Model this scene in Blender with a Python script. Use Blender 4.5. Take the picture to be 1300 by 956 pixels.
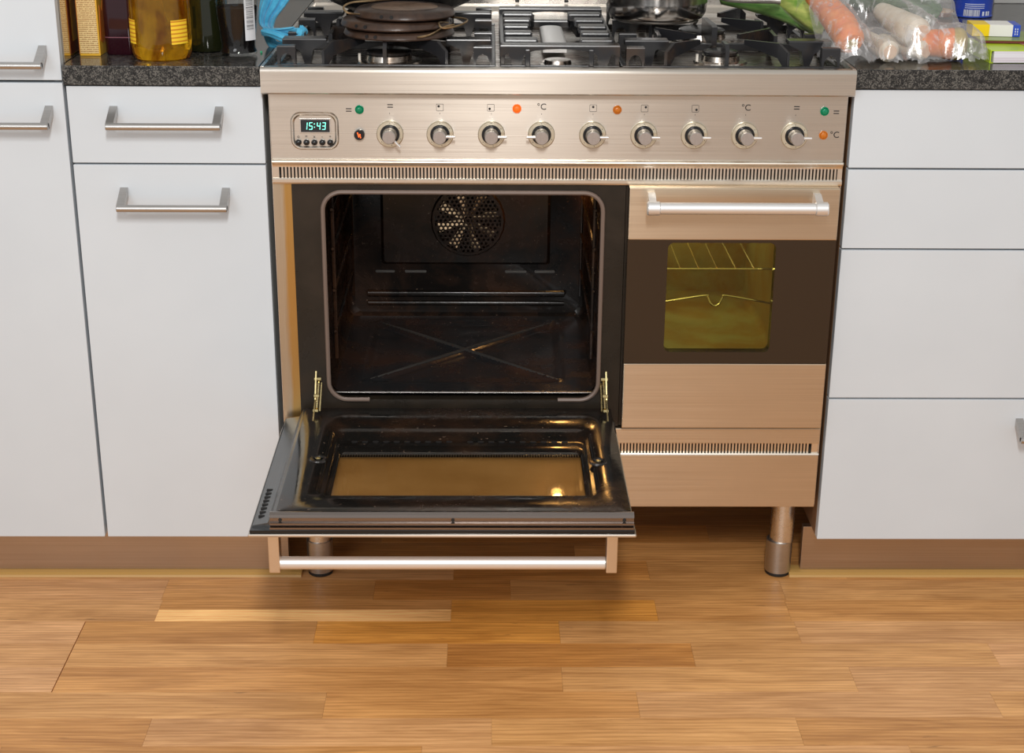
import bpy, bmesh, math, random
from mathutils import Vector, Matrix, Euler, noise
for o in list(bpy.data.objects): bpy.data.objects.remove(o)
S = bpy.context.scene
COL = S.collection
PI = math.pi
random.seed(7)

# ------------------------------------------------------------------ camera
def cam_setup(loc, p, yw, r, f):
    fw = Vector((math.sin(yw)*math.cos(p), math.cos(yw)*math.cos(p), -math.sin(p)))
    rt = fw.cross(Vector((0, 0, 1))).normalized(); up = rt.cross(fw)
    c, s = math.cos(r), math.sin(r)
    r2 = c*rt + s*up; u2 = -s*rt + c*up
    cd = bpy.data.cameras.new('camera'); co = bpy.data.objects.new('camera', cd); COL.objects.link(co)
    m = Matrix((r2, u2, -fw)).transposed().to_4x4(); m.translation = loc
    co.matrix_world = m
    cd.sensor_width = 36; cd.lens = f/1300*36; cd.clip_start = .05
    S.camera = co
cam_setup(Vector((-.1059, -2.3847, 1.2904)), .3622, .0162, .0079, 1983.9)

# ------------------------------------------------------------------ world, light, exposure
w = bpy.data.worlds.new('world'); S.world = w; w.use_nodes = True
bg = w.node_tree.nodes['Background']; bg.inputs[0].default_value = (1.0, .985, .96, 1); bg.inputs[1].default_value = .60
def area(name, loc, target, sx, sy, power, col):
    l = bpy.data.lights.new(name, 'AREA'); l.shape = 'RECTANGLE'; l.size = sx; l.size_y = sy; l.energy = power; l.color = col
    o = bpy.data.objects.new(name, l); COL.objects.link(o); o.location = loc
    o.rotation_euler = (Vector(target)-Vector(loc)).to_track_quat('-Z', 'Y').to_euler(); return o
area('ceiling_light', (-.08, -2.6, 2.3), (-.08, 0, .4), .2, .55, 47, (1, .985, .96))
area('fill_light', (-1.6, -3.4, 1.9), (0, 0, .6), 1.3, 1.2, 22, (.95, .975, 1))  # soft fill lamp added behind the camera, not a real window
S.view_settings.view_transform = 'Standard'; S.view_settings.look = 'None'
S.view_settings.exposure = 0; S.view_settings.gamma = 1

# ------------------------------------------------------------------ object helpers
WO = {}
def tag(o, label=None, cat=None, group=None, kind=None):
    if label: o['label'] = label
    if cat: o['category'] = cat
    if group: o['group'] = group
    if kind: o['kind'] = kind
    return o
def thing(name, label, cat, loc, group=None):
    o = bpy.data.objects.new(name, None); COL.objects.link(o); o.location = loc; o.empty_display_size = .02
    WO[o] = Vector(loc); return tag(o, label, cat, group)
def obj(name, bm, m, parent=None, loc=(0, 0, 0), smooth=False, kind=None, label=None, local=False, rot=None, recalc=True):
    """mesh drawn in world coordinates (local=True: in its own), origin put at loc"""
    loc = Vector(loc)
    if recalc: bmesh.ops.recalc_face_normals(bm, faces=bm.faces)
    me = bpy.data.meshes.new(name); 
    if not local: bmesh.ops.translate(bm, vec=-loc, verts=bm.verts)
    bm.to_mesh(me); bm.free()
    for mm in (m if isinstance(m, (list, tuple)) else [m]): me.materials.append(mm)
    if smooth:
        me.polygons.foreach_set('use_smooth', [True]*len(me.polygons))
        try: me.set_sharp_from_angle(angle=math.radians(40))
        except Exception: pass
    return link(name, me, parent, loc, kind, label, rot)
def link(name, me, parent=None, loc=(0, 0, 0), kind=None, label=None, rot=None):
    loc = Vector(loc)
    o = bpy.data.objects.new(name, me); COL.objects.link(o); WO[o] = loc
    if parent: o.parent = parent; o.location = loc-WO[parent]
    else: o.location = loc
    if rot: o.rotation_euler = rot
    if kind: o['kind'] = kind
    if label: o['label'] = label
    return o
def B(): return bmesh.new()
def box(bm, x0, x1, y0, y1, z0, z1, bev=0, mi=0):
    r = bmesh.ops.create_cube(bm, size=1); vs = r['verts']
    for v in vs: v.co = Vector((x0+(v.co.x+.5)*(x1-x0), y0+(v.co.y+.5)*(y1-y0), z0+(v.co.z+.5)*(z1-z0)))
    fs = {f for v in vs for f in v.link_faces}
    for f in fs: f.material_index = mi
    if bev: 
        es = {e for v in vs for e in v.link_edges}
        r2 = bmesh.ops.bevel(bm, geom=list(es), offset=bev, segments=2, profile=.6, affect='EDGES')
        for f in r2['faces']: f.material_index = mi
    return vs
def loft(bm, loops, cap0=False, cap1=False, closed=True, mi=0):
    R = [[bm.verts.new(p) for p in L] for L in loops]; n = len(R[0])
    for a, b in zip(R, R[1:]):
        for i in range(n if closed else n-1):
            j = (i+1) % n
            f = bm.faces.new((a[i], a[j], b[j], b[i])); f.material_index = mi
    if cap0: bm.faces.new(R[0][::-1]).material_index = mi
    if cap1: bm.faces.new(R[-1]).material_index = mi
    return R
def rr(x0, x1, z0, z1, r, n=6):
    r = max(r, 1e-5); P = []
    for cx, cz, a0 in ((x1-r, z1-r, 0), (x0+r, z1-r, 90), (x0+r, z0+r, 180), (x1-r, z0+r, 270)):
        for i in range(n+1):
            a = math.radians(a0+90*i/n); P.append((cx+r*math.cos(a), cz+r*math.sin(a)))
    return P
def XZ(P, y): return [Vector((a, y, b)) for a, b in P]
def XY(P, z): return [Vector((a, b, z)) for a, b in P]
def ring_pts(c, ax, r, n):
    ax = Vector(ax).normalized(); u = ax.orthogonal().normalized(); v = ax.cross(u)
    return [Vector(c)+r*(math.cos(2*PI*i/n)*u+math.sin(2*PI*i/n)*v) for i in range(n)]
def cyl(bm, p0, p1, r0, r1=None, n=20, bev=0, mi=0):
    r1 = r0 if r1 is None else r1; p0, p1 = Vector(p0), Vector(p1); ax = (p1-p0).normalized()
    L = []
    if bev: L.append(ring_pts(p0, ax, r0-bev, n)); L.append(ring_pts(p0+ax*bev, ax, r0, n)); L.append(ring_pts(p1-ax*bev, ax, r1, n)); L.append(ring_pts(p1, ax, r1-bev, n))
    else: L = [ring_pts(p0, ax, r0, n), ring_pts(p1, ax, r1, n)]
    loft(bm, L, True, True, mi=mi)
def lathe(bm, prof, c=(0, 0, 0), n=32, ax=(0, 0, 1), mi=0, cap0=True, cap1=True):
    ax = Vector(ax).normalized(); c = Vector(c)
    loft(bm, [ring_pts(c+ax*h, ax, max(r, 1e-5), n) for r, h in prof], cap0, cap1, mi=mi)
def tube(bm, path, r, n=8, closed=False, mi=0):
    P = [Vector(p) for p in path]; N = len(P); L = []; up = None
    for i in range(N):
        if closed: t = (P[(i+1) % N]-P[i-1]).normalized()
        else: t = (P[min(i+1, N-1)]-P[max(i-1, 0)]).normalized()
        if up is None: up = t.orthogonal().normalized()
        up = (up-t*up.dot(t)).normalized(); v = t.cross(up)
        rad = r[i] if isinstance(r, (list, tuple)) else r
        L.append([P[i]+rad*(math.cos(2*PI*k/n)*up+math.sin(2*PI*k/n)*v) for k in range(n)])
    if closed: L.append(L[0])
    loft(bm, L, not closed, not closed, mi=mi)
    if closed: bmesh.ops.remove_doubles(bm, verts=bm.verts, dist=1e-6)
def plate(bm, pts, th, normal_axis='y', c=0, mi=0):
    """flat outline given as (a, b) extruded by th about c on the axis"""
    mk = {'y': lambda a, b, d: Vector((a, d, b)), 'z': lambda a, b, d: Vector((a, b, d)), 'x': lambda a, b, d: Vector((d, a, b))}[normal_axis]
    loft(bm, [[mk(a, b, c-th/2) for a, b in pts], [mk(a, b, c+th/2) for a, b in pts]], True, True, mi=mi)
def blade(bm, p0, p1, zb0, zb1, th):
    """upright plate whose top edge runs p0 -> p1 and whose lower edge lies at zb0, zb1"""
    p0, p1 = Vector(p0), Vector(p1); d = Vector((p1.x-p0.x, p1.y-p0.y, 0)).normalized(); s = Vector((-d.y, d.x, 0))*th/2
    q = [p0, p1, Vector((p1.x, p1.y, zb1)), Vector((p0.x, p0.y, zb0))]
    loft(bm, [[a-s for a in q], [a+s for a in q]], True, True)
def smoothpath(P, k=6):
    P = [Vector(p) for p in P]; out = []
    for i in range(len(P)-1):
        a, b, c, d = P[max(i-1, 0)], P[i], P[i+1], P[min(i+2, len(P)-1)]
        for j in range(k):
            t = j/k; out.append(.5*((2*b)+(c-a)*t+(2*a-5*b+4*c-d)*t*t+(3*b-a-3*c+d)*t**3))
    out.append(P[-1]); return out

# ------------------------------------------------------------------ materials
def mat(name): 
    m = bpy.data.materials.new(name); m.use_nodes = True; nt = m.node_tree
    return m, nt, nt.nodes['Principled BSDF']
def N(nt, t, **k):
    n = nt.nodes.new(t)
    for a, b in k.items(): setattr(n, a, b)
    return n
def setc(s, v): s.default_value = (*v, 1) if len(v) == 3 else v
def simple(name, col, rough=.5, metal=0, **k):
    m, nt, p = mat(name); setc(p.inputs['Base Color'], col); p.inputs['Roughness'].default_value = rough; p.inputs['Metallic'].default_value = metal
    for a, b in k.items():
        s = p.inputs[a.replace('_', ' ')]; s.default_value = (*b, 1) if isinstance(b, tuple) else b
    return m
def coords(nt, scale=(1, 1, 1), kind='Object', loc=(0, 0, 0)):
    tc = N(nt, 'ShaderNodeTexCoord'); mp = N(nt, 'ShaderNodeMapping'); mp.inputs['Scale'].default_value = scale; mp.inputs['Location'].default_value = loc
    nt.links.new(tc.outputs[kind], mp.inputs[0]); return mp.outputs[0]
def noisetex(nt, vec, scale, detail=4, rough=.55, dist=0):
    n = N(nt, 'ShaderNodeTexNoise'); n.inputs['Scale'].default_value = scale; n.inputs['Detail'].default_value = detail
    n.inputs['Roughness'].default_value = rough; n.inputs['Distortion'].default_value = dist; nt.links.new(vec, n.inputs['Vector']); return n.outputs['Fac']
def ramp(nt, fac, stops, interp='LINEAR'):
    r = N(nt, 'ShaderNodeValToRGB'); r.color_ramp.interpolation = interp; e = r.color_ramp.elements
    while len(e) < len(stops): e.new(.5)
    for el, (p, c) in zip(e, stops): el.position = p; el.color = (*c, 1) if len(c) == 3 else c
    nt.links.new(fac, r.inputs[0]); return r.outputs[0]
def g(v): return (v, v, v)
def mixc(nt, fac, a, b, mode='MIX'):
    m = N(nt, 'ShaderNodeMix', data_type='RGBA', blend_type=mode)
    if isinstance(fac, (int, float)): m.inputs[0].default_value = fac
    else: nt.links.new(fac, m.inputs[0])
    for s, v in ((m.inputs[6], a), (m.inputs[7], b)):
        if isinstance(v, tuple): setc(s, v)
        else: nt.links.new(v, s)
    return m.outputs[2]
def bump(nt, p, h, strength=.2, dist=.001):
    b = N(nt, 'ShaderNodeBump'); b.inputs['Strength'].default_value = strength; b.inputs['Distance'].default_value = dist
    nt.links.new(h, b.inputs['Height']); nt.links.new(b.outputs[0], p.inputs['Normal'])
def steel(name, col=(.62, .56, .48), rough=.3, aniso=.0, grain=(2, 2, 500), amt=.12, stain=None, kind='Object'):
    m, nt, p = mat(name); p.inputs['Metallic'].default_value = 1
    v = coords(nt, grain, kind); n1 = noisetex(nt, v, 1.5, 3)
    n2 = noisetex(nt, coords(nt, (5, 5, 9), kind), 1.6, 3)
    lo = tuple(c*.86 for c in col); c1 = ramp(nt, n1, [(.3, lo), (.7, col)])
    c2 = mixc(nt, ramp(nt, n2, [(.35, g(0)), (.75, g(.35))]), c1, tuple(c*.8 for c in col))
    if stain: c2 = stain(nt, c2, p)
    nt.links.new(c2, p.inputs['Base Color'])
    nt.links.new(ramp(nt, n1, [(0, g(rough-amt)), (1, g(rough+amt))]), p.inputs['Roughness'])
    if aniso:
        p.inputs['Anisotropic'].default_value = aniso
        t = N(nt, 'ShaderNodeTangent', direction_type='RADIAL', axis='Z'); nt.links.new(t.outputs[0], p.inputs['Tangent']); p.inputs['Anisotropic Rotation'].default_value = .25
    bump(nt, p, n1, .08, .0005)
    return m
M = {}
M['steel'] = steel('brushed_steel', (.70, .645, .575), .29, aniso=.85, amt=.05)
M['steel_low'] = steel('brushed_steel_fronts', (.71, .585, .44), .31, aniso=.8, amt=.06)
M['steel_bright'] = steel('satin_steel', (.8, .77, .73), .28, grain=(60, 60, 60), amt=.05)
M['steel_handle'] = steel('handle_steel', (.55, .53, .51), .34, grain=(4, 300, 300), amt=.08)
M['alu'] = simple('satin_aluminium', (.84, .83, .82), .38, .75)
M['rail'] = simple('pressed_steel_rail', (.80, .73, .64), .30, 1)
M['knob'] = steel('knob_steel', (.60, .56, .54), .34, grain=(200, 200, 200), amt=.06)
M['chrome'] = simple('bright_wire', (.85, .82, .75), .15, 1)
def yellowed(nt, c, p):
    v = coords(nt, (1, 1, 1), 'Generated'); sx = N(nt, 'ShaderNodeSeparateXYZ'); nt.links.new(v, sx.inputs[0])
    nn = noisetex(nt, coords(nt, (60, 1, 5)), 1.5, 4)
    a = N(nt, 'ShaderNodeMath', operation='MULTIPLY_ADD'); nt.links.new(nn, a.inputs[0]); a.inputs[1].default_value = .7; nt.links.new(sx.outputs[0], a.inputs[2])
    f = ramp(nt, a.outputs[0], [(.75, g(0)), (1.15, g(.9))])
    return mixc(nt, f, c, (.56, .33, .09))
M['steel_stained'] = steel('heat_stained_steel', (.62, .54, .42), .36, grain=(300, 2, 2), stain=yellowed)
def hobdirt(nt, c, p):
    n = noisetex(nt, coords(nt), 22, 5, .65); return mixc(nt, ramp(nt, n, [(.42, g(0)), (.66, g(.8))]), c, (.20, .11, .055))
M['hob'] = steel('hob_steel', (.66, .62, .57), .26, grain=(2, 200, 200), stain=hobdirt)
# white lacquer
m, nt, p = mat('white_lacquer'); n = noisetex(nt, coords(nt), 5, 3)
nt.links.new(ramp(nt, n, [(.3, (.605, .65, .69)), (.7, (.635, .68, .72))]), p.inputs['Base Color']); p.inputs['Roughness'].default_value = .42; M['white'] = m
M['carcass'] = simple('carcass_board', (.55, .56, .56), .6)
M['edge'] = simple('board_edge_brown', (.22, .11, .05), .6)
M['gap'] = simple('dark_recess', (.012, .012, .014), .8)
# granite
m, nt, p = mat('grey_granite'); v = coords(nt)
vo = N(nt, 'ShaderNodeTexVoronoi'); vo.inputs['Scale'].default_value = 680; nt.links.new(v, vo.inputs['Vector'])
sp = N(nt, 'ShaderNodeSeparateColor'); nt.links.new(vo.outputs['Color'], sp.inputs[0])
n2 = noisetex(nt, v, 120, 3)
mx = N(nt, 'ShaderNodeMath', operation='MULTIPLY_ADD'); nt.links.new(sp.outputs[0], mx.inputs[0]); mx.inputs[1].default_value = .62; nt.links.new(n2, mx.inputs[2])
c = ramp(nt, mx.outputs[0], [(.5, (.010, .010, .010)), (.8, (.030, .029, .028)), (.95, (.070, .067, .062)), (1., (.135, .128, .115))])
nt.links.new(c, p.inputs['Base Color']); p.inputs['Roughness'].default_value = .12; p.inputs['Specular IOR Level'].default_value = .28
bump(nt, p, sp.outputs[1], .03, .0003); M['granite'] = m
m2 = m.copy(); m2.name = 'honed_granite_edge'; m2.node_tree.nodes['Principled BSDF'].inputs['Roughness'].default_value = .35; M['granite_edge'] = m2
# oak
m, nt, p = mat('oiled_oak'); oi = N(nt, 'ShaderNodeObjectInfo'); tc = N(nt, 'ShaderNodeTexCoord')
mu = N(nt, 'ShaderNodeMath', operation='MULTIPLY'); mu.inputs[1].default_value = 31; nt.links.new(oi.outputs['Random'], mu.inputs[0])
cb = N(nt, 'ShaderNodeCombineXYZ')
for i in range(3): nt.links.new(mu.outputs[0], cb.inputs[i])
ad = N(nt, 'ShaderNodeVectorMath', operation='ADD'); nt.links.new(tc.outputs['Object'], ad.inputs[0]); nt.links.new(cb.outputs[0], ad.inputs[1])
def mapped(sc):
    mp = N(nt, 'ShaderNodeMapping'); mp.inputs['Scale'].default_value = sc; nt.links.new(ad.outputs[0], mp.inputs[0]); return mp.outputs[0]
fine = noisetex(nt, mapped((7, 120, 1)), 2, 6, .6, .3)
broad = noisetex(nt, mapped((1.6, 14, 1)), 2.2, 4, .6, 1.2)
wv = N(nt, 'ShaderNodeTexWave', wave_type='BANDS', bands_direction='Y'); wv.inputs['Scale'].default_value = 4; wv.inputs['Distortion'].default_value = 9; wv.inputs['Detail'].default_value = 3; wv.inputs['Detail Scale'].default_value = .8
nt.links.new(mapped((1.1, 9, 1)), wv.inputs['Vector'])
c = mixc(nt, 1.0, oi.outputs['Color'], ramp(nt, fine, [(.3, (.88, .83, .76)), (.62, (1.04, 1.02, 1.0))]), 'MULTIPLY')
c = mixc(nt, 1.0, c, ramp(nt, broad, [(.3, (.74, .66, .56)), (.7, (1.14, 1.13, 1.1))]), 'MULTIPLY')
c = mixc(nt, .45, c, ramp(nt, wv.outputs['Fac'], [(.0, (.72, .62, .5)), (.45, (1.05, 1.04, 1.02)), (1, (1.1, 1.1, 1.1))]), 'MULTIPLY')
kn = noisetex(nt, mapped((9, 30, 1)), 1.6, 3); c = mixc(nt, 1.0, c, (1.40, 1.33, 1.24), 'MULTIPLY'); c = mixc(nt, ramp(nt, kn, [(.70, g(0)), (.82, g(.75))]), c, (.10, .045, .015))
pt_ = noisetex(nt, mapped((3, 7, 1)), 1.3, 3); c = mixc(nt, 1.0, c, ramp(nt, pt_, [(.3, (.86, .82, .76)), (.7, (1.1, 1.1, 1.1))]), 'MULTIPLY'); nt.links.new(c, p.inputs['Base Color']); nt.links.new(ramp(nt, fine, [(.3, g(.5)), (.7, g(.36))]), p.inputs['Roughness']); bump(nt, p, fine, .15, .0006)
M['oak'] = m
# black oven enamel with burnt-on grease
def enamel(name, amount, base=(.010, .008, .007), stain=(.075, .028, .010), speck=True, rough=.13):
    m, nt, p = mat(name); v = coords(nt); n = noisetex(nt, v, 9, 6, .65, .4); n2 = noisetex(nt, v, 160, 3, .7)
    f = ramp(nt, n, [(.5-amount*.2, g(0)), (.78, g(.8))]); c = mixc(nt, f, base, stain)
    if speck: c = mixc(nt, ramp(nt, n2, [(.66, g(0)), (.74, g(.7))]), c, (.25, .17, .12))
    nt.links.new(c, p.inputs['Base Color']); p.inputs['Specular IOR Level'].default_value = .5 if 'door' in name else .3; nt.links.new(ramp(nt, n, [(.4, g(rough)), (.75, g(rough+.3))]), p.inputs['Roughness']); bump(nt, p, n2, .12, .0008); return m
M['enamel'] = enamel('black_enamel', .35)
M['enamel_floor'] = enamel('greasy_enamel', .45, (.015, .015, .016), (.060, .024, .012), rough=.14)
M['faceplate'] = enamel('brown_black_faceplate', .4, (.020, .016, .012), (.04, .024, .013), False, .26)
M['doorface'] = enamel('glossy_door_enamel', .25, (.009, .008, .007), (.045, .018, .007), True, .09)
M['gasket'] = simple('oven_gasket', (.17, .12, .095), .38)
m, nt, p = mat('cast_iron'); n = noisetex(nt, coords(nt), 300, 3); n2 = noisetex(nt, coords(nt), 14, 4)
nt.links.new(mixc(nt, ramp(nt, n2, [(.52, g(0)), (.72, g(.6))]), (.016, .016, .018), (.06, .034, .018)), p.inputs['Base Color']); p.inputs['Roughness'].default_value = .26; bump(nt, p, n, .12, .0005); M['iron'] = m
M['wear_glint'] = simple('worn_and_glint_metal', (.16, .15, .14), .3, .8)  # serves the worn ribs and the painted glints on the oven back
M['rubber'] = simple('black_rubber', (.01, .01, .01), .5)
M['blackplastic'] = simple('black_plastic', (.01, .01, .011), .18)
M['dark'] = simple('dark_interior', (.006, .005, .005), .7)
M['print'] = simple('black_print', (.01, .009, .01), .6)
M['brass'] = steel('zinc_yellow_hinge', (.75, .62, .32), .28, grain=(100, 100, 100), amt=.08)
M['bronze'] = simple('fan_metal', (.85, .62, .38), .3, 1)
def glasspane(name, tint, gl=.1, rough=.03):
    m, nt, p = mat(name); nt.nodes.remove(p); out = nt.nodes['Material Output']
    t = N(nt, 'ShaderNodeBsdfTransparent'); setc(t.inputs[0], tint); gs = N(nt, 'ShaderNodeBsdfGlossy'); gs.inputs['Roughness'].default_value = rough
    fr = N(nt, 'ShaderNodeLayerWeight'); pw = N(nt, 'ShaderNodeMath', operation='POWER'); nt.links.new(fr.outputs['Facing'], pw.inputs[0]); pw.inputs[1].default_value = 4
    a = N(nt, 'ShaderNodeMath', operation='MULTIPLY_ADD'); nt.links.new(pw.outputs[0], a.inputs[0]); a.inputs[1].default_value = .45; a.inputs[2].default_value = gl
    mx = N(nt, 'ShaderNodeMixShader'); nt.links.new(a.outputs[0], mx.inputs[0]); nt.links.new(t.outputs[0], mx.inputs[1]); nt.links.new(gs.outputs[0], mx.inputs[2]); nt.links.new(mx.outputs[0], out.inputs[0]); return m
M['pane'] = glasspane('clear_oven_glass', (.9, .86, .8), .03)
M['olive'] = glasspane('olive_coated_glass', (.84, .81, .54), .03)
M['brownglass'] = simple('dark_brown_glass', (.030, .019, .012), .16)
m, nt, p = mat('bronze_coated_glass'); n = noisetex(nt, coords(nt), 12, 4)
nt.links.new(ramp(nt, n, [(.3, (.36, .20, .065)), (.7, (.48, .29, .11))]), p.inputs['Base Color']); p.inputs['Roughness'].default_value = .35; M['bronzeglass'] = m
def emis(name, col, s):
    m, nt, p = mat(name); setc(p.inputs['Base Color'], tuple(min(1, c) for c in col)); setc(p.inputs['Emission Color'], col); p.inputs['Emission Strength'].default_value = s; return m
M['lamp'] = emis('oven_lamp', (1, .5, .14), 110)
M['oven_fill'] = emis('small_oven_fill', (1, .84, .55), 62)  # added glow that brightens the small oven from inside
M['lcd'] = emis('clock_digits', (.22, .95, .72), 1.0)
M['bolt'] = emis('lit_lightning_mark', (1, .12, .02), 1.2)
M['ledorange_on'] = emis('lit_orange_lens', (1, .14, .01), .4)
M['ledorange'] = simple('amber_lens', (.55, .16, .015), .15)
M['ledgreen'] = simple('green_lens', (.0, .22, .10), .12)
m, nt, p = mat('pale_green_enamel'); n = noisetex(nt, coords(nt), 9, 5, .6, .4); nt.links.new(ramp(nt, n, [(.4, (.38, .40, .24)), (.62, (.34, .22, .07))]), p.inputs['Base Color']); p.inputs['Roughness'].default_value = .35; M['cavity_small'] = m

# ------------------------------------------------------------------ the setting
fl = B(); box(fl, -1.9, 1.9, -3.2, .76, -.03, -.004)
floor = obj('floor', fl, M['oak'], kind='structure'); floor.color = (.42, .245, .11, 1)
SW = .0715; Y0 = .0965                      # strips of a three-strip parquet board
tones = {'a': (.50, .30, .15), 'b': (.46, .255, .10), 'c': (.42, .21, .065), 'd': (.84, .56, .27), 'e': (.52, .262, .062), 'f': (.50, .295, .13), 'h': (.36, .19, .07), 'p': (.54, .33, .18)}  # e's strong orange also paints the oven's reflection into the centre planks
def plank(x0, x1, k, t, half=None):
    b = B(); y1 = Y0-k*SW-.00015; y0 = y1-SW+.0003
    if half == 0: y0 = y1-SW*.45
    if half == 1: y1 = y1-SW*.45-.0005
    e_ = .0006 if (k in (3, 4, 5) and abs(x0+.766) < .01) else .0001; box(b, x0+e_, x1-.0001, y0, y1, -.004, 0, .00022)
    o = obj('plank', b, M['oak'], floor); c = tones[t]; j = random.uniform(.95, 1.05); o.color = (c[0]*j, c[1]*j, c[2]*j, 1)
rows = {
 0: [(-1.5, -1.02, 'f'), (-1.02, -.166, 'a'), (-.166, .176, 'c'), (.176, .52, 'b'), (.52, 1.3, 'b')],
 1: [(-1.5, -.657, 'p'), (-.657, -.30, 'b'), (-.30, -.067, 'c'), (-.067, .40, 'b'), (.40, 1.3, 'f')],
 2: [(-1.5, -.654, 'a')],
 3: [(-1.5, -.767, 'p'), (-.766, -.386, 'b'), (-.386, .011, 'e'), (.011, .400, 'f'), (.400, 1.3, 'a')],
 4: [(-1.5, -.767, 'a'), (-.766, -.17, 'f'), (-.17, .22, 'c'), (.22, .70, 'f'), (.70, 1.3, 'p')],
 5: [(-1.5, -.767, 'p'), (-.766, .009, 'b'), (.009, .46, 'f'), (.46, 1.3, 'a')],
 6: [(-1.5, -.9, 'a'), (-.9, -.35, 'f'), (-.35, .12, 'b'), (.12, .66, 'a'), (.66, 1.3, 'f')],
 7: [(-1.5, -.6, 'b'), (-.6, -.1, 'a'), (-.1, .35, 'f'), (.35, 1.3, 'b')],
 8: [(-1.5, -.8, 'f'), (-.8, -.2, 'b'), (-.2, .5, 'a'), (.5, 1.3, 'f')],
 9: [(-1.5, -.5, 'a'), (-.5, .2, 'b'), (.2, 1.3, 'a')],
 10: [(-1.5, -.7, 'b'), (-.7, 0, 'a'), (0, .6, 'f'), (.6, 1.3, 'a')],
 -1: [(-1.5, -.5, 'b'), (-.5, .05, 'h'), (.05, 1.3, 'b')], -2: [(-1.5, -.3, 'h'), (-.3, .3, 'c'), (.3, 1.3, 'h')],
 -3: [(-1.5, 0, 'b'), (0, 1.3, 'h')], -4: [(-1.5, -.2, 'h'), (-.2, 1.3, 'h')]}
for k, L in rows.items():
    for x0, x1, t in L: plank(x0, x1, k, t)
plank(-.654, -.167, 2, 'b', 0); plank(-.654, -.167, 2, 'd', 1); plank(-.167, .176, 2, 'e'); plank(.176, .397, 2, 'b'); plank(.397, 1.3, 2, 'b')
# wall behind the worktop with square glazed tiles
m, nt, p = mat('glazed_tile'); setc(p.inputs['Base Color'], (.46, .455, .44)); p.inputs['Roughness'].default_value = .15; M['tile'] = m
M['grout'] = simple('grout', (.42, .40, .37), .85)
WY = .78
b = B(); box(b, -1.9, 1.9, WY+.006, WY+.1, 0, 2.5); wall = obj('wall_back', b, M['grout'], kind='structure')
b = B(); box(b, 0, .147, -.006, .0, 0, .147, .002); tl = obj('tile', b, M['tile'], wall, (-.749, WY+.006, .889), local=True)
for i in range(14):
    for j in range(3):
        if i or j: link('tile', tl.data, wall, (-.749+.15*i, WY+.006, .889+.15*j))
# plinths and floor mouldings
M['plinth'] = steel('brown_plinth_steel', (.54, .43, .33), .38, grain=(2, 2, 300), amt=.1)
for nm, x0, x1, e in (('baseboard_left', -1.5, -.452, 0), ('baseboard_right', .441, 1.45, 0)):
    b = B(); box(b, x0, x1, .05, .064, .0078, .0905, .0006); obj(nm, b, M['plinth'], kind='structure')
M['moulding'] = simple('oak_moulding', (.50, .29, .085), .45)
for nm, x0, x1 in (('trim_1', -1.5, -.43), ('trim_2', .42, 1.45)):
    b = B(); pr = [(.066, 0), (.034, 0)]+[(.034+.016*(1-math.cos(a)), .0075*math.sin(a)) for a in (.5, 1., 1.57)]+[(.066, .0075)]
    loft(b, [[Vector((x, y, z)) for y, z in pr] for x in (x0, x1)], True, True); obj(nm, b, M['moulding'], kind='structure')

# ------------------------------------------------------------------ cabinets
def pull(x0, x1, z, parent, label=None, r=.0058):
    """bar handle: flat posts leave the door at height z and slope to the bar"""
    b = B(); zb = z-.021; yb = -.035
    cyl(b, (x0, yb, zb), (x1, yb, zb), r, n=16, bev=.0008)
    for x in (x0, x1-.012):
        pts = [(0, z+.004), (0, z-.010), (yb+.002, zb-.0045), (yb-.002, zb+.005)]
        plate(b, pts, .012, 'x', x+.006)
    return obj('handle', b, M['steel_handle'], parent, smooth=True, label=label)
def front(name, x0, x1, z0, z1, parent):
    b = B(); box(b, x0, x1, 0, .018, z0, z1, .0011); return obj(name, b, M['white'], parent)
def carcass(x0, x1, z0, z1, parent, d=.58):
    b = B()
    box(b, x0, x0+.016, .021, d, z0, z1); box(b, x1-.016, x1, .021, d, z0, z1); box(b, x0+.016, x1-.016, .021, d, z0, z0+.016)
    box(b, x0+.016, x1-.016, .021, d, z1-.016, z1); box(b, x0+.016, x1-.016, d-.01, d, z0+.016, z1-.016)
    return obj('carcass', b, M['carcass'], parent)
# tall unit, left
t = thing('tall_cupboard', 'tall white cupboard at the far left with two wide bar handles', 'cupboard', (-1.05, .3, .095))
carcass(-1.35, -.7545, .095, 2.1, t)
M['mirrorside'] = simple('polished_end_panel', (.62, .55, .46), .06, 1)
b = B(); box(b, -.754, -.7515, .019, .58, .889, 2.1); obj('end_panel', b, M['mirrorside'], t, label='glossy end panel above the worktop')
d = front('door', -1.35, -.7535, .8655, 2.1, t); pull(-1.26, -.772, .914, d)
d = front('door', -1.35, -.7535, .0955, .8615, t); pull(-1.26, -.771, .823, d)
# narrow base unit
t = thing('narrow_cabinet', 'narrow white cabinet left of the cooker with one drawer above a door', 'cabinet', (-.6, .3, .095))
carcass(-.748, -.4535, .095, .858, t)
d = front('drawer_front', -.7485, -.4515, .7385, .857, t); pull(-.685, -.512, .823, d)
d = front('door', -.7485, -.4515, .0955, .7355, t); pull(-.679, -.509, .696, d)
# drawer unit, right
t = thing('drawer_cabinet', 'white cabinet of four wide drawers right of the cooker', 'cabinet', (.85, .3, .095))
carcass(.457, 1.25, .095, .858, t)
b = B(); box(b, .4545, .4568, .0205, .58, .0915, .858); obj('side_edge', b, M['edge'], t, label='brown board side beside the cooker leg')
for z0, z1 in ((.7355, .857), (.6055, .7325), (.3505, .6025), (.0915, .3475)):
    d = front('drawer_front', .4545, 1.25, z0, z1, t); pull(.768, .948, z1-.037 if z1 < .4 else z1-.035, d)
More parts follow.
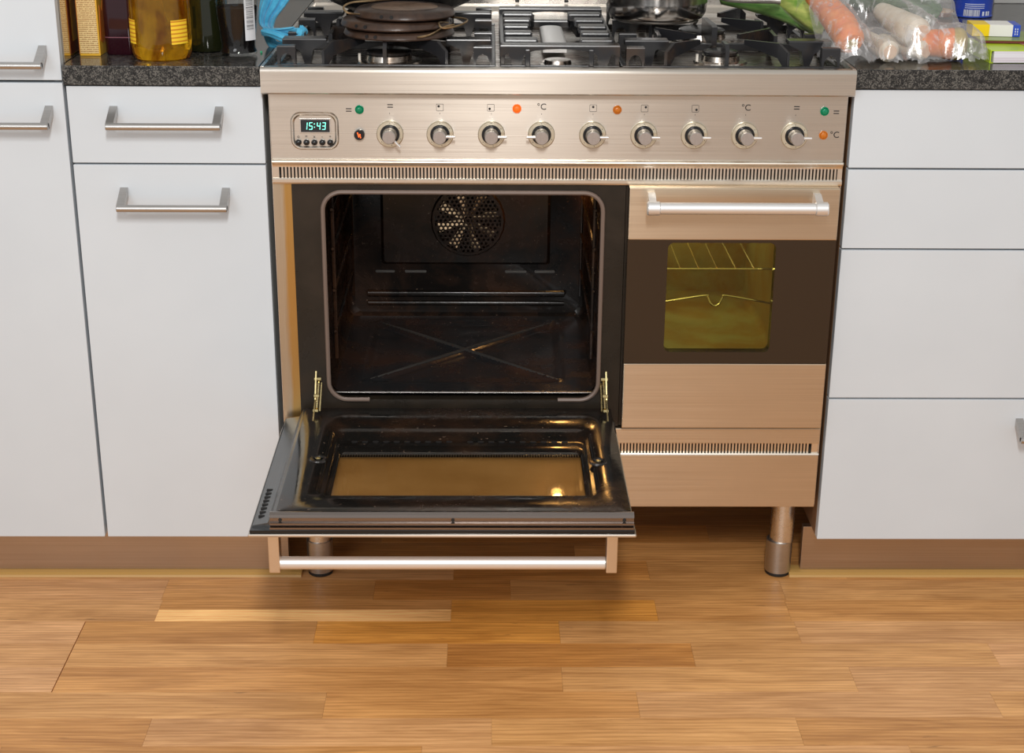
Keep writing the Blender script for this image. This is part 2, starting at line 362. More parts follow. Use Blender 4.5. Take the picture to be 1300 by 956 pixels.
# granite tops
for nm, x0, x1, lab in (('worktop', -.7505, -.4535, 'short dark granite worktop under the bottles left of the cooker'), ('worktop', .4535, 1.3, 'dark granite worktop under the vegetables right of the cooker')):
    b = B(); vs = box(b, x0, x1, -.006, WY-.004, .8595, .889, .0012)
    b.faces.ensure_lookup_table()
    for f in b.faces: f.material_index = 1 if abs(f.normal.z) < .5 else 0
    tag(obj(nm, b, [M['granite'], M['granite_edge']]), lab, 'worktop')

# ------------------------------------------------------------------ the cooker
CK = thing('range_cooker', 'wide stainless steel range cooker with its large oven door hanging open', 'cooker', (0, .3, 0))
XL, XR = -.442, .445
b = B()
box(b, XL-.001, XL+.003, .004, .6, .155, .85); box(b, XR-.003, XR+.001, .004, .6, .155, .85)
box(b, XL+.003, XR-.003, .59, .6, .155, .85); box(b, XL+.003, XR-.003, .02, .59, .155, .16)
box(b, XL+.003, XR-.003, .02, .59, .846, .85); box(b, .095, .1, .03, .59, .16, .846)
obj('casing', b, M['steel'], CK)
# hob: folded steel front, rim, sunken tray and upstand
b = B(); HX = .4505
pr = [(-.0175, .8495), (-.0205, .852)]+[(-.0205+.006*(1-math.cos(a)), .8835+.0065*math.sin(a)) for a in [i*PI/2/6 for i in range(7)]]+[(-.001, .8895), (.0045, .8885), (.0085, .884), (.014, .879), (.30, .877)]
pr2 = pr+[(.705, .879), (.715, .886), (.73, .8895), (.73, .8495)]
loft(b, [[Vector((x, y, z)) for y, z in pr2] for x in (-HX, HX)], True, True)
hobo = obj('hob', b, M['steel'], CK)
b = B(); box(b, -.44, .44, .0145, .70, .878, .8792); obj('spill_tray', b, M['hob'], CK)
for s in (-1, 1):
    b = B(); pr = [(0.4405, .8792), (.443, .886), (.4455, .8905), (.4505, .8905), (.4505, .8792)]
    loft(b, [[Vector((s*x, y, z)) for x, z in pr] for y in (-.012, .73)], True, True); obj('rim', b, M['steel_bright'], CK, smooth=False)
b = B(); box(b, -.449, .449, .7305, .745, .86, .905, .003); obj('upstand', b, M['steel_bright'], CK)
for x in (-.051, .045):
    b = B(); box(b, x-.004, x+.004, -.0 if False else .7265, .7303, .8925, .8975, .001); obj('upstand_clip', b, M['rubber'], CK)
# control panel with a raised clock bezel
b = B(); box(b, XL, XR, .0, .02, .745, .8485, .001)
obj('control_panel', b, M['steel'], CK)
b = B(); pr = [(.018, .7455), (-.003, .7455)]+[(-.003-.0035*math.sin(a), .742+.0035*math.cos(a)) for a in [i*PI/6 for i in range(7)]]+[(-.0015, .736), (-.0015, .7335), (.018, .7335)]
loft(b, [[Vector((x, y, z)) for y, z in pr] for x in (XL+.001, XR)], True, True); obj('vent_top_rail', b, M['rail'], CK, smooth=True)
b = B(); pr = [(.018, .7075), (-.0035, .7075), (-.0045, .710), (-.0045, .7145), (-.0025, .7165), (.018, .7165)]
loft(b, [[Vector((x, y, z)) for y, z in pr] for x in (XL+.001, XR)], True, True); obj('vent_bottom_rail', b, M['rail'], CK, smooth=False)
b = B(); box(b, XL+.003, XR-.003, .012, .018, .7165, .7335); obj('vent_back', b, M['dark'], CK)
b = B()
for i in range(160):
    x = -.426+i*.00541; box(b, x-.00145, x+.00145, -.0015, .012, .7165, .7335)
box(b, XL+.001, -.431, -.001, .012, .7165, .7335); box(b, .4375, XR, -.001, .012, .7165, .7335)
obj('vent_slats', b, M['rail'], CK, kind='stuff')
# clock
b = B(); R1 = rr(-.4105, -.3365, .7605, .8195, .016); R2 = rr(-.4085, -.3385, .7625, .8175, .014); R3 = rr(-.4045, -.3425, .7665, .8135, .012)
loft(b, [XZ(R1, -.0002), XZ(R2, -.0030), XZ(rr(-.4068, -.3402, .7642, .8158, .0130), -.0030), XZ(R3, -.0006)], False, True); clock = obj('clock_unit', b, M['steel'], CK, smooth=True)
b = B(); box(b, -.3965, -.3485, -.0016, -.0004, .7865, .8095, .0004); obj('bezel', b, M['steel_bright'], clock)
b = B(); box(b, -.3945, -.3505, -.0024, -.0016, .7885, .8075); obj('display', b, simple('display_glass', (.02, .02, .022), .1), clock)
b = B()
def seg7(b, x, z, ch, w=.0056, h=.0115, t=.0011):
    on = {'0': 'abcdef', '1': 'bc', '2': 'abged', '3': 'abgcd', '4': 'fgbc', '5': 'afgcd', '9': 'abcdfg'}[ch]; sh = .0012
    def bar(x0, x1, z0, z1):
        vs = box(b, x+x0, x+x1, -.0029, -.0024, z+z0, z+z1)
        for v in vs: v.co.x += (v.co.z-z)/h*sh
    for s in on:
        if s == 'a': bar(t*.5, w-t*.5, h-t, h)
        if s == 'd': bar(t*.5, w-t*.5, 0, t)
        if s == 'g': bar(t*.5, w-t*.5, h/2-t/2, h/2+t/2)
        if s == 'b': bar(w-t, w, h/2+.0004, h-.0004)
        if s == 'c': bar(w-t, w, .0004, h/2-.0004)
        if s == 'f': bar(0, t, h/2+.0004, h-.0004)
        if s == 'e': bar(0, t, .0004, h/2-.0004)
for x, ch in ((-.3905, '1'), (-.3825, '5'), (-.3705, '4'), (-.3625, '3')): seg7(b, x, .7922, ch)
for z in (.7955, .8005): box(b, -.3742, -.3728, -.0029, -.0024, z, z+.0014)
obj('digits', b, M['lcd'], clock, label='glowing green digits reading 15:43')
b = B(); lathe(b, [(.0048, 0), (.0048, .002), (.0042, .004), (.0025, .0052), (.0008, .0056)], n=16, ax=(0, -1, 0)); bt = None
for i in range(5):
    x = -.3990+i*.0122
    if i == 0: bt = obj('button', b, M['blackplastic'], clock, (x, -.0008, .7723), local=True, smooth=True)
    else: link('button', bt.data, clock, (x, -.0008, .7723))
def symbol(b, txt, x, z, size, y=-.0005, center=True):
    cu = bpy.data.curves.new('t', 'FONT'); cu.body = txt; cu.size = size; cu.extrude = .00012
    if center: cu.align_x = 'CENTER'; cu.align_y = 'CENTER'
    o = bpy.data.objects.new('t', cu); COL.objects.link(o); bpy.context.view_layer.update()
    me = bpy.data.meshes.new_from_object(o.evaluated_get(bpy.context.evaluated_depsgraph_get())); bpy.data.objects.remove(o)
    n0 = len(b.verts); b.from_mesh(me); b.verts.ensure_lookup_table()
    for v in b.verts[n0:]: v.co = Vector((x+v.co.x, y-v.co.z, z+v.co.y))
    bpy.data.meshes.remove(me)
b = B()
for i, tx in enumerate(('A', '=', '%', '-', '+')): symbol(b, tx if tx in '-+=' else ('o' if tx == 'A' else 'x'), -.3990+i*.0122, .7812, .007, -.0009)
obj('clock_marks', b, M['print'], clock)
# printed symbols over the knobs
KX = [-.258, -.181, -.102, -.025, .054, .133, .211, .289, .366]
def pp(b): obj('panel_symbol', b, M['print'], CK)
def eq(x, z, w=.0085):
    b = B()
    for dz in (-.0019, .0019): box(b, x-w/2, x+w/2, -.0004, .0, z+dz-.0007, z+dz+.0007)
    pp(b)
def sq(x, z, dx, dz):
    s = .0055; b = B(); loft(b, [XZ(rr(x-s, x+s, z-s, z+s, .0012, 2), -.0004), XZ(rr(x-s+.0005, x+s-.0005, z-s+.0005, z+s-.0005, .0009, 2), -.0004)])
    cyl(b, (x+dx*.0018, 0, z+dz*.0018), (x+dx*.0018, -.0005, z+dz*.0018), .0019, n=10); pp(b)
eq(KX[0]+.001, .829); eq(-.3205, .8225); eq(KX[8]+.001, .829); eq(.4285, .8225)
sq(KX[1], .827, -1, 1); sq(KX[2]-.001, .827, -1, -1); sq(KX[4], .827, 0, 1); sq(KX[5], .827, 1, 1); sq(KX[6], .827, 1, -1)
for x, z in ((KX[3], .8285), (KX[7], .8285), (.4285, .787)): b = B(); symbol(b, '°C', x, z, .0135); pp(b)
b = B()
for x in KX: box(b, x-.0003, x+.0003, -.0004, 0, .8165, .8185)
tag(obj('tick_marks', b, M['print'], CK), kind='stuff')

# knobs
me_k = {}
bs = B(); lathe(bs, [(.0208, 0), (.0208, .003), (.0196, .0046), (.0150, .0046), (.0145, .002), (.0001, .002)], n=40, ax=(0, -1, 0), cap1=False)
br = B(); lathe(br, [(.0146, .0021), (.0146, .0060), (.0118, .0060), (.0118, .0024)], n=32, ax=(0, -1, 0))  # black plastic ring in the recess around the knob
bk = B(); lathe(bk, [(.0112, .002), (.0112, .010), (.0098, .0125), (.0098, .0155), (.0101, .0165), (.0101, .0295), (.0094, .0302), (.0001, .0302)], n=32, ax=(0, -1, 0), cap1=False)
bp = B(); cyl(bp, (.0085, -.0215, 0), (.0235, -.0215, 0), .0025, .0019, n=12, bev=.0005)
bd = B()
for i in range(5):
    a = math.radians(90-i*57); cyl(bd, (.0174*math.cos(a), -.0046, .0174*math.sin(a)), (.0174*math.cos(a), -.0050, .0174*math.sin(a)), .0006, n=8)
ringm = simple('knob_skirt', (.72, .66, .52), .3, .8)
for i, x in enumerate(KX):
    ang = {0: -45, 3: 180}.get(i, 0); c = (x, -.0002, .786)
    if i == 0:
        k = obj('knob', bk, M['knob'], CK, c, local=True, smooth=True); s = obj('skirt', bs, ringm, k, c, local=True, smooth=True)
        rg = obj('recess_ring', br, M['blackplastic'], k, c, local=True, smooth=True); pt = obj('pointer', bp, M['alu'], k, c, local=True, smooth=True); dm = obj('dial_marks', bd, M['print'], k, c, local=True)
        pt.rotation_euler = (0, -math.radians(ang), 0); D0 = (k, s, rg, pt, dm)
    else:
        k = link('knob', D0[0].data, CK, c)
        for src in D0[1:]:
            o = link(src.name.split('.')[0], src.data, k, c)
            if src is D0[3]: o.rotation_euler = (0, -math.radians(ang), 0)
# indicator lamps
for x, z, mm, lab in ((-.304, .8235, 'ledgreen', 'green indicator lamp'), (-.063, .826, 'ledorange_on', 'glowing orange indicator lamp'), (.091, .825, 'ledorange', 'amber indicator lamp'), (.410, .824, 'ledgreen', 'green indicator lamp'), (.411, .787, 'ledorange', 'amber indicator lamp')):
    b = B(); lathe(b, [(.0068, 0), (.0068, .0022), (.0058, .003), (.0050, .0022), (.0046, .0034), (.0030, .0044), (.0001, .0046)], (x, 0, z), 24, (0, -1, 0), cap1=False); obj('indicator_lamp', b, M[mm], CK, (x, 0, z), smooth=True, label=lab)
b = B(); lathe(b, [(.0082, 0), (.0082, .006), (.0074, .008), (.0001, .008)], (-.305, 0, .785), 28, (0, -1, 0), cap1=False); ib = obj('ignition_button', b, M['blackplastic'], CK, (-.305, 0, .785), smooth=True)
b = B(); plate(b, [(-.3083, .7895), (-.3068, .7895), (-.3050, .7848), (-.3042, .7875), (-.3030, .7868), (-.3020, .7805), (-.3034, .7805), (-.3040, .7842), (-.3052, .7815), (-.3062, .7822)], .0004, 'y', -.0083); obj('lightning_mark', b, M['bolt'], ib)

# large oven: stained side strip, face plate, gasket, cavity
b = B(); box(b, XL, -.4135, .002, .02, .155, .7075); obj('side_strip', b, M['steel_stained'], CK, label='steel strip stained yellow by heat')
OX0, OX1, OZ0, OZ1 = -.3665, .0745, .346, .6955
b = B(); o_ = rr(-.4132, .1085, .3, .7075, .0001); i_ = rr(OX0, OX1, OZ0, OZ1, .030)
loft(b, [XZ(o_, .02), XZ(o_, .0), XZ(i_, .0), XZ(i_, .02)]); obj('face_plate', b, M['faceplate'], CK)
P = rr(OX0+.001, OX1-.001, OZ0+.001, OZ1-.001, .030, 8)
Pm = [Vector((x, -.003, z)) for x, z in P]; n = len(Pm)
# the gasket is open along the middle of the lower edge
bot = [Vector((-.300, -.003, OZ0+.001)), ]
idx = [i for i, v in enumerate(Pm)]
path = [Vector((.008, -.003, OZ0+.001))]+Pm[27:][:9]+Pm[0:27]+[Vector((-.300, -.003, OZ0+.001))]
b = B(); tube(b, path, .0036, 8); obj('door_gasket', b, M['gasket'], CK, smooth=True)
YB = .42
b = B(); A0 = rr(OX0, OX1, OZ0+.004, OZ1, .028)
loft(b, [XZ(A0, .019), XZ(rr(OX0-.003, OX1+.003, OZ0, OZ1+.003, .03), .03), XZ(rr(OX0-.003, OX1+.003, OZ0, OZ1+.003, .03), YB-.01), XZ(rr(OX0+.01, OX1-.01, OZ0+.01, OZ1-.01, .02), YB)], False, True)
obj('oven_cavity', b, M['enamel'], CK, smooth=True, recalc=False)
# cavity floor with pressed cross and rim
b = B(); NX, NY = 88, 60; x0, x1, y0, y1 = OX0+.004, OX1-.004, .012, YB-.012
def seg_d(px, py, ax, ay, bx, by):
    t = max(0, min(1, ((px-ax)*(bx-ax)+(py-ay)*(by-ay))/((bx-ax)**2+(by-ay)**2))); return math.hypot(px-ax-t*(bx-ax), py-ay-t*(by-ay))
V = []
for j in range(NY+1):
    for i in range(NX+1):
        x = x0+(x1-x0)*i/NX; y = y0+(y1-y0)*j/NY; z = .3535
        inx = min(x+.318, .022-x); iny = min(y-.062, .385-y); e = min(inx, iny)
        z -= .006*max(0, min(1, e/.012))
        if e > -.002:
            dd = min(seg_d(x, y, -.31, .07, .015, .375), seg_d(x, y, -.31, .375, .015, .07)); z += .0075*math.exp(-(dd/.0045)**2)
        V.append(b.verts.new((x, y, z)))
for j in range(NY):
    for i in range(NX):
        k = j*(NX+1)+i; b.faces.new((V[k], V[k+1], V[k+NX+2], V[k+NX+1]))
obj('cavity_floor', b, M['enamel_floor'], CK, smooth=True)
for pa, pb in (((-.306, .074, .3530), (.012, .372, .3530)), ((-.306, .372, .3530), (.012, .074, .3530))):
    b = B(); pa, pb = Vector(pa), Vector(pb); tube(b, [pa+(pb-pa)*k/6 for k in range(7)], [.0015, .0028, .0034, .0036, .0034, .0028, .0015], 8); obj('pressed_rib', b, M['wear_glint'], CK, smooth=True)
b = B(); box(b, OX0+.006, OX1-.010, .0065, .0115, .3545, .3568, .0006); obj('floor_lip', b, M['steel_bright'], CK)
# back panel with fan grille
b = B(); FC = Vector((-.144, 0, .538))
loft(b, [XZ(rr(-.305, .008, .452, .688, .006), YB-.001), XZ(rr(-.300, .003, .457, .683, .006), YB-.006), XZ([(FC.x+.069*math.cos(a), FC.z+.069*math.sin(a)) for a in [0]*0] or rr(FC.x-.069, FC.x+.069, FC.z-.069, FC.z+.069, .069), YB-.006), XZ(rr(FC.x-.066, FC.x+.066, FC.z-.066, FC.z+.066, .066), YB-.012), XZ(rr(FC.x-.0615, FC.x+.0615, FC.z-.0615, FC.z+.0615, .0615), YB-.012)])
bpn = obj('back_panel', b, M['enamel'], CK)
b = B(); pitch = .0083; Rg = .0635
for r_ in range(-9, 10):
    for c_ in range(-9, 10):
        x = (c_+(.5 if r_ % 2 else 0))*pitch; z = r_*pitch*.866
        if math.hypot(x, z) > Rg-.003: continue
        solid = math.hypot(x, z) > .0585
        O = [Vector((FC.x+x+pitch/math.sqrt(3)*math.cos(math.radians(30+60*k)), YB-.0105, FC.z+z+pitch/math.sqrt(3)*math.sin(math.radians(30+60*k)))) for k in range(6)]
        I = [Vector((FC.x+x+.0029*math.cos(math.radians(30+60*k)), YB-.0105, FC.z+z+.0029*math.sin(math.radians(30+60*k)))) for k in range(6)]
        if solid: b.faces.new([b.verts.new(v) for v in O])
        else: loft(b, [O, I])
obj('fan_grille', b, M['enamel'], bpn)
b = B()
for k in range(8):
    a = k*PI/4+.25; d1 = Vector((math.cos(a), 0, math.sin(a))); s1 = Vector((-math.sin(a), 0, math.cos(a)))
    q = [FC+d1*.008+s1*.004, FC+d1*.056+s1*.009, FC+d1*.056-s1*.008, FC+d1*.008-s1*.004]
    q = [Vector((v.x, YB-.008+(.003 if i in (2, 3) else 0), v.z)) for i, v in enumerate(q)]; b.faces.new([b.verts.new(v) for v in q])
obj('fan', b, M['bronze'], bpn)
b = B()
for x0_, x1_ in ((-.317, -.281), (-.262, -.222), (-.075, -.035), (-.020, .018)):
    plate(b, rr(x0_, x1_, .436, .4405, .002, 3), .004, 'y', YB-.001)  # lighter bars paint the highlights along the step's edge
obj('back_slot_glints', b, M['wear_glint'], CK, kind='stuff'); b = B(); tube(b, [(-.332, YB, .395), (.036, YB, .395)], .007, 16); tube(b, [(-.332, YB, .376), (.036, YB, .376)], .005, 16)
obj('back_ledge', b, M['enamel'], CK, smooth=True)
# side rack wires
for sx, xx in ((1, OX0+.010), (-1, OX1-.010)):
    b = B()
    for z in (.45, .52, .59, .655): tube(b, [(xx, .04, z), (xx, YB-.02, z)], .0025, 6)
    for y in (.05, YB-.03): tube(b, [(xx, y, .40), (xx, y, .685)], .003, 6)
    obj('rack_holder', b, M['enamel'], CK, smooth=True)
b = B(); bmesh.ops.create_uvsphere(b, u_segments=16, v_segments=10, radius=.011); bmesh.ops.translate(b, vec=(.030, YB-.03, .662), verts=b.verts); obj('lamp', b, M['lamp'], CK, smooth=True)
b = B(); lathe(b, [(.019, 0), (.019, .008), (.015, .010), (.014, .003)], (.030, YB-.001, .662), 24, (0, -1, 0)); obj('lamp_socket', b, M['steel_bright'], CK, smooth=True)

# open door of the large oven
DR = thing('d', None, None, (0, 0, 0)); bpy.data.objects.remove(DR)
b = B(); box(b, -.441, .102, -.422, -.006, .3055, .3105, .0018)
DR = obj('oven_door', b, M['steel'], CK, (-.17, -.01, .31))
b = B(); box(b, -.4385, .0995, -.4195, -.008, .3106, .3150, .0006); obj('door_glass_edge', b, simple('black_glass_edge', (.008, .008, .009), .1), DR)
# side rails: bevelled grey steel
railm = steel('grey_side_rail', (.22, .22, .22), .32, grain=(200, 4, 200), amt=.08)
for s, xo, xi in ((1, -.4365, -.4075), (-1, .0985, .0945)):
    b = B()
    zz = [(xo, .3151), (xo+s*.001, .3175), (xi-s*(.007 if s > 0 else .001), .3215), (xi, .3335), (xi+s*.004, .3338), (xi+s*.004, .3151)]
    loft(b, [[Vector((x, y, z)) for x, z in zz] for y in (-.408, -.014)], True, True); sr = obj('side_rail', b, railm, DR)
    if s > 0:
        b = B()
        for i in range(8):
            y = -.385+i*.0125; box(b, xo+.006, xo+.0145, y, y+.0045, .3182, .3206)
        obj('side_slots', b, M['dark'], DR, kind='stuff')
# front rail profile
b = B(); pr = [(-.404, .3151), (-.4175, .3151), (-.4175, .3185), (-.4125, .3195), (-.4125, .3215), (-.4165, .3222), (-.4165, .3245), (-.4125, .3255), (-.4125, .3310), (-.4150, .3325), (-.4140, .3365), (-.4085, .3385), (-.404, .3375)]
loft(b, [[Vector((x, y, z)) for y, z in pr] for x in (-.4105, .0985)], True, True); obj('front_rail', b, steel('dark_rail_steel', (.30, .26, .24), .25, grain=(3, 300, 300), amt=.08), DR)
for x in (-.396, -.155, .085):
    b = B(); cyl(b, (x, -.412, .3283), (x, -.4132, .3283), .0026, n=14, bev=.0003); obj('screw', b, M['rubber'], DR, smooth=False)
# enamelled inner face with stepped window recess
GX0, GX1, GY0, GY1 = -.334, .036, -.336, -.178
b = B()
outer = rr(-.4035, .0945, -.4035, -.012, .002); n_ = 6
def loopN(x0_, x1_, y0_, y1_, r, z): return XY(rr(x0_, x1_, y0_, y1_, r, n_), z)
loft(b, [loopN(-.4035, .0945, -.4035, -.012, .001, .3152), loopN(-.4035, .0945, -.4035, -.012, .001, .3350), loopN(-.401, .092, -.401, -.0145, .003, .3365),
         loopN(-.356, .059, -.350, -.094, .020, .3365), loopN(-.351, .054, -.346, -.099, .018, .3335), loopN(-.349, .051, -.345, -.105, .018, .3295), loopN(-.343, .046, -.343, -.118, .016, .3290),
         loopN(-.341, .044, -.342, -.122, .014, .3265), loopN(-.341, .044, -.342, -.137, .014, .3262), loopN(-.339, .041, -.341, -.145, .012, .3275), loopN(GX0-.003, GX1+.003, GY0-.003, GY1+.012, .010, .3262), loopN(GX0, GX1, GY0, GY1+.006, .008, .3228)])
obj('inner_panel', b, M['doorface'], DR, smooth=True)
b = B(); k = 0
for i in range(21):
    if i == 10: continue
    x = -.3150+i*.01645; plate(b, rr(x-.0048, x+.0048, -.1335, -.1285, .0022, 3), .0008, 'z', .3268)
obj('air_slots', b, M['dark'], DR, kind='stuff')
b = B(); box(b, GX0-.002, GX1+.002, GY0-.002, GY1+.008, .3210, .3226); obj('inner_glass', b, M['pane'], DR)
b = B(); box(b, GX0-.004, GX1+.004, GY0-.004, GY1+.010, .3153, .3163); obj('outer_glass', b, M['bronzeglass'], DR)
b = B()
for r_ in range(4):
    for i in range(92):
        x = GX0+.003+i*.004; y = GY1+.0045-r_*.0042; s = .0017-.0003*r_; b.faces.new([b.verts.new((x+s*math.cos(a), y+s*math.sin(a), .32275)) for a in [PI/3*q for q in range(6)]])
obj('dot_border', b, simple('dark_frit', (.05, .035, .02), .4), DR, kind='stuff')
for x, y in ((-.362, -.222), (.060, -.230)):
    b = B(); lathe(b, [(.014, .3355), (.0125, .3385), (.008, .3388), (.007, .3365), (.0001, .3365)], (x, y, 0), 20, cap1=False); f_ = obj('screw_boss', b, M['doorface'], DR, (x, y, .336), smooth=True)
    b = B(); cyl(b, (x, y, .3365), (x, y, .3395), .0042, n=14, bev=.0005); cyl(b, (x, y, .3394), (x, y, .3399), .0018, n=6); obj('screw', b, M['brass'], DR)
# door handle, hanging below the open door
b = B(); hy, hz = -.392, .2505
cyl(b, (-.402, hy, hz), (.062, hy, hz), .0092, n=24, bev=.001); hd = obj('handle', b, M['alu'], DR, smooth=True, label='round satin bar handle')
for x in (-.4165, .0625): b = B(); box(b, x, x+.0155, hy-.0105, hy+.013, .2395, .3055, .0012); obj('handle_bracket', b, M['rail'], DR)
# hinges
for x in (-.386, .086):
    s = -1 if x < 0 else 1
    b = B(); arm = [(-.002, .396), (.004, .396), (-.010, .372), (-.050, .340), (-.066, .3365), (-.070, .3368), (-.030, .3575)]
    plate(b, arm, .0022, 'x', x); tube(b, [(x-.004*s, .001, .382), (x-.004*s, -.02, .366), (x-.004*s, -.046, .348)], .0022, 6); tube(b, [(x-.008*s, 0, .375), (x-.008*s, -.04, .341)], .0016, 6)
    cyl(b, (x-.008*s, -.004, .383), (x+.003*s, -.004, .383), .003, n=10); cyl(b, (x-.006*s, -.026, .362), (x+.002*s, -.026, .362), .0032, n=10); cyl(b, (x-.006*s, -.048, .345), (x+.002*s, -.048, .345), .003, n=10)
    obj('hinge', b, M['brass'], CK, label='yellow zinc hinge arm')

# small oven
sx0, sx1 = .1125, .4405
b = B(); box(b, .1095, XR-.001, .004, .02, .155, .706); hole = None; b.free()
b = B(); o2 = rr(.1095, XR-.001, .30, .7065, .0001); i2 = rr(.165, .360, .425, .64, .012)
loft(b, [XZ(o2, .02), XZ(o2, .003), XZ(i2, .003), XZ(i2, .02)]); obj('face_plate', b, M['faceplate'], CK)
b = B(); loft(b, [XZ(rr(.160, .365, .420, .645, .012), .0205), XZ(rr(.160, .365, .420, .645, .012), .36)], False, True); obj('small_oven_cavity', b, M['cavity_small'], CK, recalc=False)
b = B(); bmesh.ops.create_uvsphere(b, u_segments=12, v_segments=8, radius=.012); bmesh.ops.translate(b, vec=(.20, .25, .638), verts=b.verts); obj('lamp', b, M['oven_fill'], CK, smooth=True)  # glowing ball added to make the olive window brighter
b = B(); box(b, sx0, sx1, -.022, -.002, .6245, .7075, .0016); SD = obj('small_oven_door', b, M['steel_low'], CK, (.27, -.01, .5))
b = B(); box(b, sx0, sx1, -.022, -.002, .3050, .4175, .0014); obj('lower_panel', b, M['steel_low'], SD)
b = B(); o3 = rr(sx0, sx1, .4180, .6240, .0001); i3 = rr(.176, .3465, .4370, .6195, .010)
loft(b, [XZ(o3, -.002), XZ(o3, -.0205), XZ(i3, -.0205), XZ(i3, -.002)]); obj('door_glass', b, M['brownglass'], SD)
b = B(); box(b, .170, .352, -.0125, -.009, .431, .6235); obj('window_pane', b, M['olive'], SD, label='olive tinted oven window')
b = B(); cyl(b, (.146, -.066, .6865), (.403, -.066, .6865), .0092, n=24, bev=.001); sh_ = obj('handle', b, M['alu'], SD, smooth=True, label='round satin bar handle')
for x, s in ((.146, -1), (.403, 1)):
    b = B(); cyl(b, (x-.010, -.066, .6865), (x+.010, -.066, .6865), .0108, n=20, bev=.0015)
    prof = [(-.022, .7010), (-.022, .6800), (-.040, .6790), (-.066, .6775), (-.068, .6900), (-.045, .6960), (-.033, .7010)]
    plate(b, prof, .011, 'x', x); obj('handle_bracket', b, M['alu'], SD, smooth=True)
# wire rack in the small oven
rk = thing('oven_rack', 'chrome wire rack inside the small oven behind the olive window', 'rack', (.262, .2, .59))
b = B(); tube(b, [(.166, .05, .556), (.359, .05, .556)], .0018, 8); tube(b, [(.166, .30, .556), (.359, .30, .556)], .0018, 8); obj('frame_wire', b, M['chrome'], rk, smooth=True)
for x in (.205, .235, .265, .295, .325):
    b = B(); tube(b, [(x, .048, .5585), (x, .302, .5585)], .0013, 6); obj('cross_wire', b, M['chrome'], rk, smooth=True)
sp_ = thing('oven_rack', 'bent wire grill support with a dip in its middle inside the small oven', 'rack', (.262, .06, .53))
b = B(); pts = [(.166, .528), (.245, .541), (.252, .538), (.257, .528), (.2645, .5235), (.272, .528), (.277, .538), (.284, .541), (.359, .5275)]
tube(b, smoothpath([(x, .045, z-.029) for x, z in pts], 5), .0019, 8); obj('bent_wire', b, M['chrome'], sp_, smooth=True)

# storage drawer
b = B(); box(b, XL+.002, XR-.002, -.008, .012, .156, .2505, .001); SDR = obj('storage_drawer', b, M['steel_low'], CK, (0, 0, .2))
b = B(); box(b, XL+.002, XR-.002, -.008, .012, .2715, .2985, .001); obj('upper_strip', b, M['steel_low'], SDR)
b = B(); pr = [(.01, .2507), (-.009, .2507), (-.0105, .2525), (-.009, .2545), (.01, .2545)]
loft(b, [[Vector((x, y, z)) for y, z in pr] for x in (XL+.004, XR-.002)], True, True); obj('lip', b, M['rail'], SDR)
b = B(); box(b, XL+.004, XR-.004, .008, .012, .2545, .2715); obj('vent_back', b, M['dark'], SDR)
b = B()
for i in range(159):
    x = -.430+i*.00541; box(b, x-.00145, x+.00145, -.005, .008, .2545, .2715)
box(b, .431, XR-.004, -.006, .008, .2545, .2715)
obj('vent_slats', b, M['rail'], SDR, kind='stuff')
# legs
for x, lab in ((-.398, None), (.402, None)):
    for y in (.055, .52):
        b = B(); cyl(b, (x+.003*(x > 0), y, .062), (x+.003*(x > 0), y, .155), .0205, n=28, bev=.001); lg = obj('leg', b, M['steel_bright'], CK, smooth=True)
        b = B(); cyl(b, (x, y, .006), (x, y, .066), .0225, n=28, bev=.001); obj('foot', b, M['steel_handle'], lg, smooth=True)
        b = B(); cyl(b, (x, y, .0), (x, y, .006), .0215, n=28, bev=.001); obj('pad', b, M['rubber'], lg, smooth=True)

# burners
def burner(x, y, r, capr):
    b = B(); lathe(b, [(r*1.55, .8793), (r*1.5, .882), (r*1.1, .883), (r*1.05, .891), (r*.3, .8915), (.0001, .8915)], (x, y, 0), 32, cap1=False); bb = obj('burner', b, M['hob'], CK, (x, y, .88), smooth=True)
    b = B(); lathe(b, [(capr*.95, .8916), (capr, .893), (capr, .8965), (capr*.9, .8985), (.0001, .8990)], (x, y, 0), 32, cap1=False); obj('burner_cap', b, M['iron'], bb, (x, y, .893), smooth=True)
    b = B(); cyl(b, (x-r*1.35, y-.006, .882), (x-r*1.35, y-.006, .893), .0022, n=8); obj('spark_plug', b, simple('ceramic_pin', (.85, .8, .72), .3), bb)
for a in ((-.264, .105, .034, .036), (-.264, .352, .028, .028), (.262, .115, .028, .027), (.262, .352, .038, .040)): burner(*a)
b = B(); lathe(b, [(.030, .8793), (.028, .884), (.022, .8845), (.020, .891), (.0001, .8915)], (.001, .062, 0), 28, cap1=False); obj('burner', b, M['hob'], CK, (.001, .062, .88), smooth=True)
b = B(); pr = [(.019*math.cos(a), .8995+.0035*math.sin(a)) for a in [i*PI/8 for i in range(9)]]
loft(b, [[Vector((x, y, z)) for x, z in pr+[(-.019, .887), (.019, .887)]] for y in (.152, .345)], True, True); obj('fish_burner_cover', b, M['alu'], CK, smooth=True)

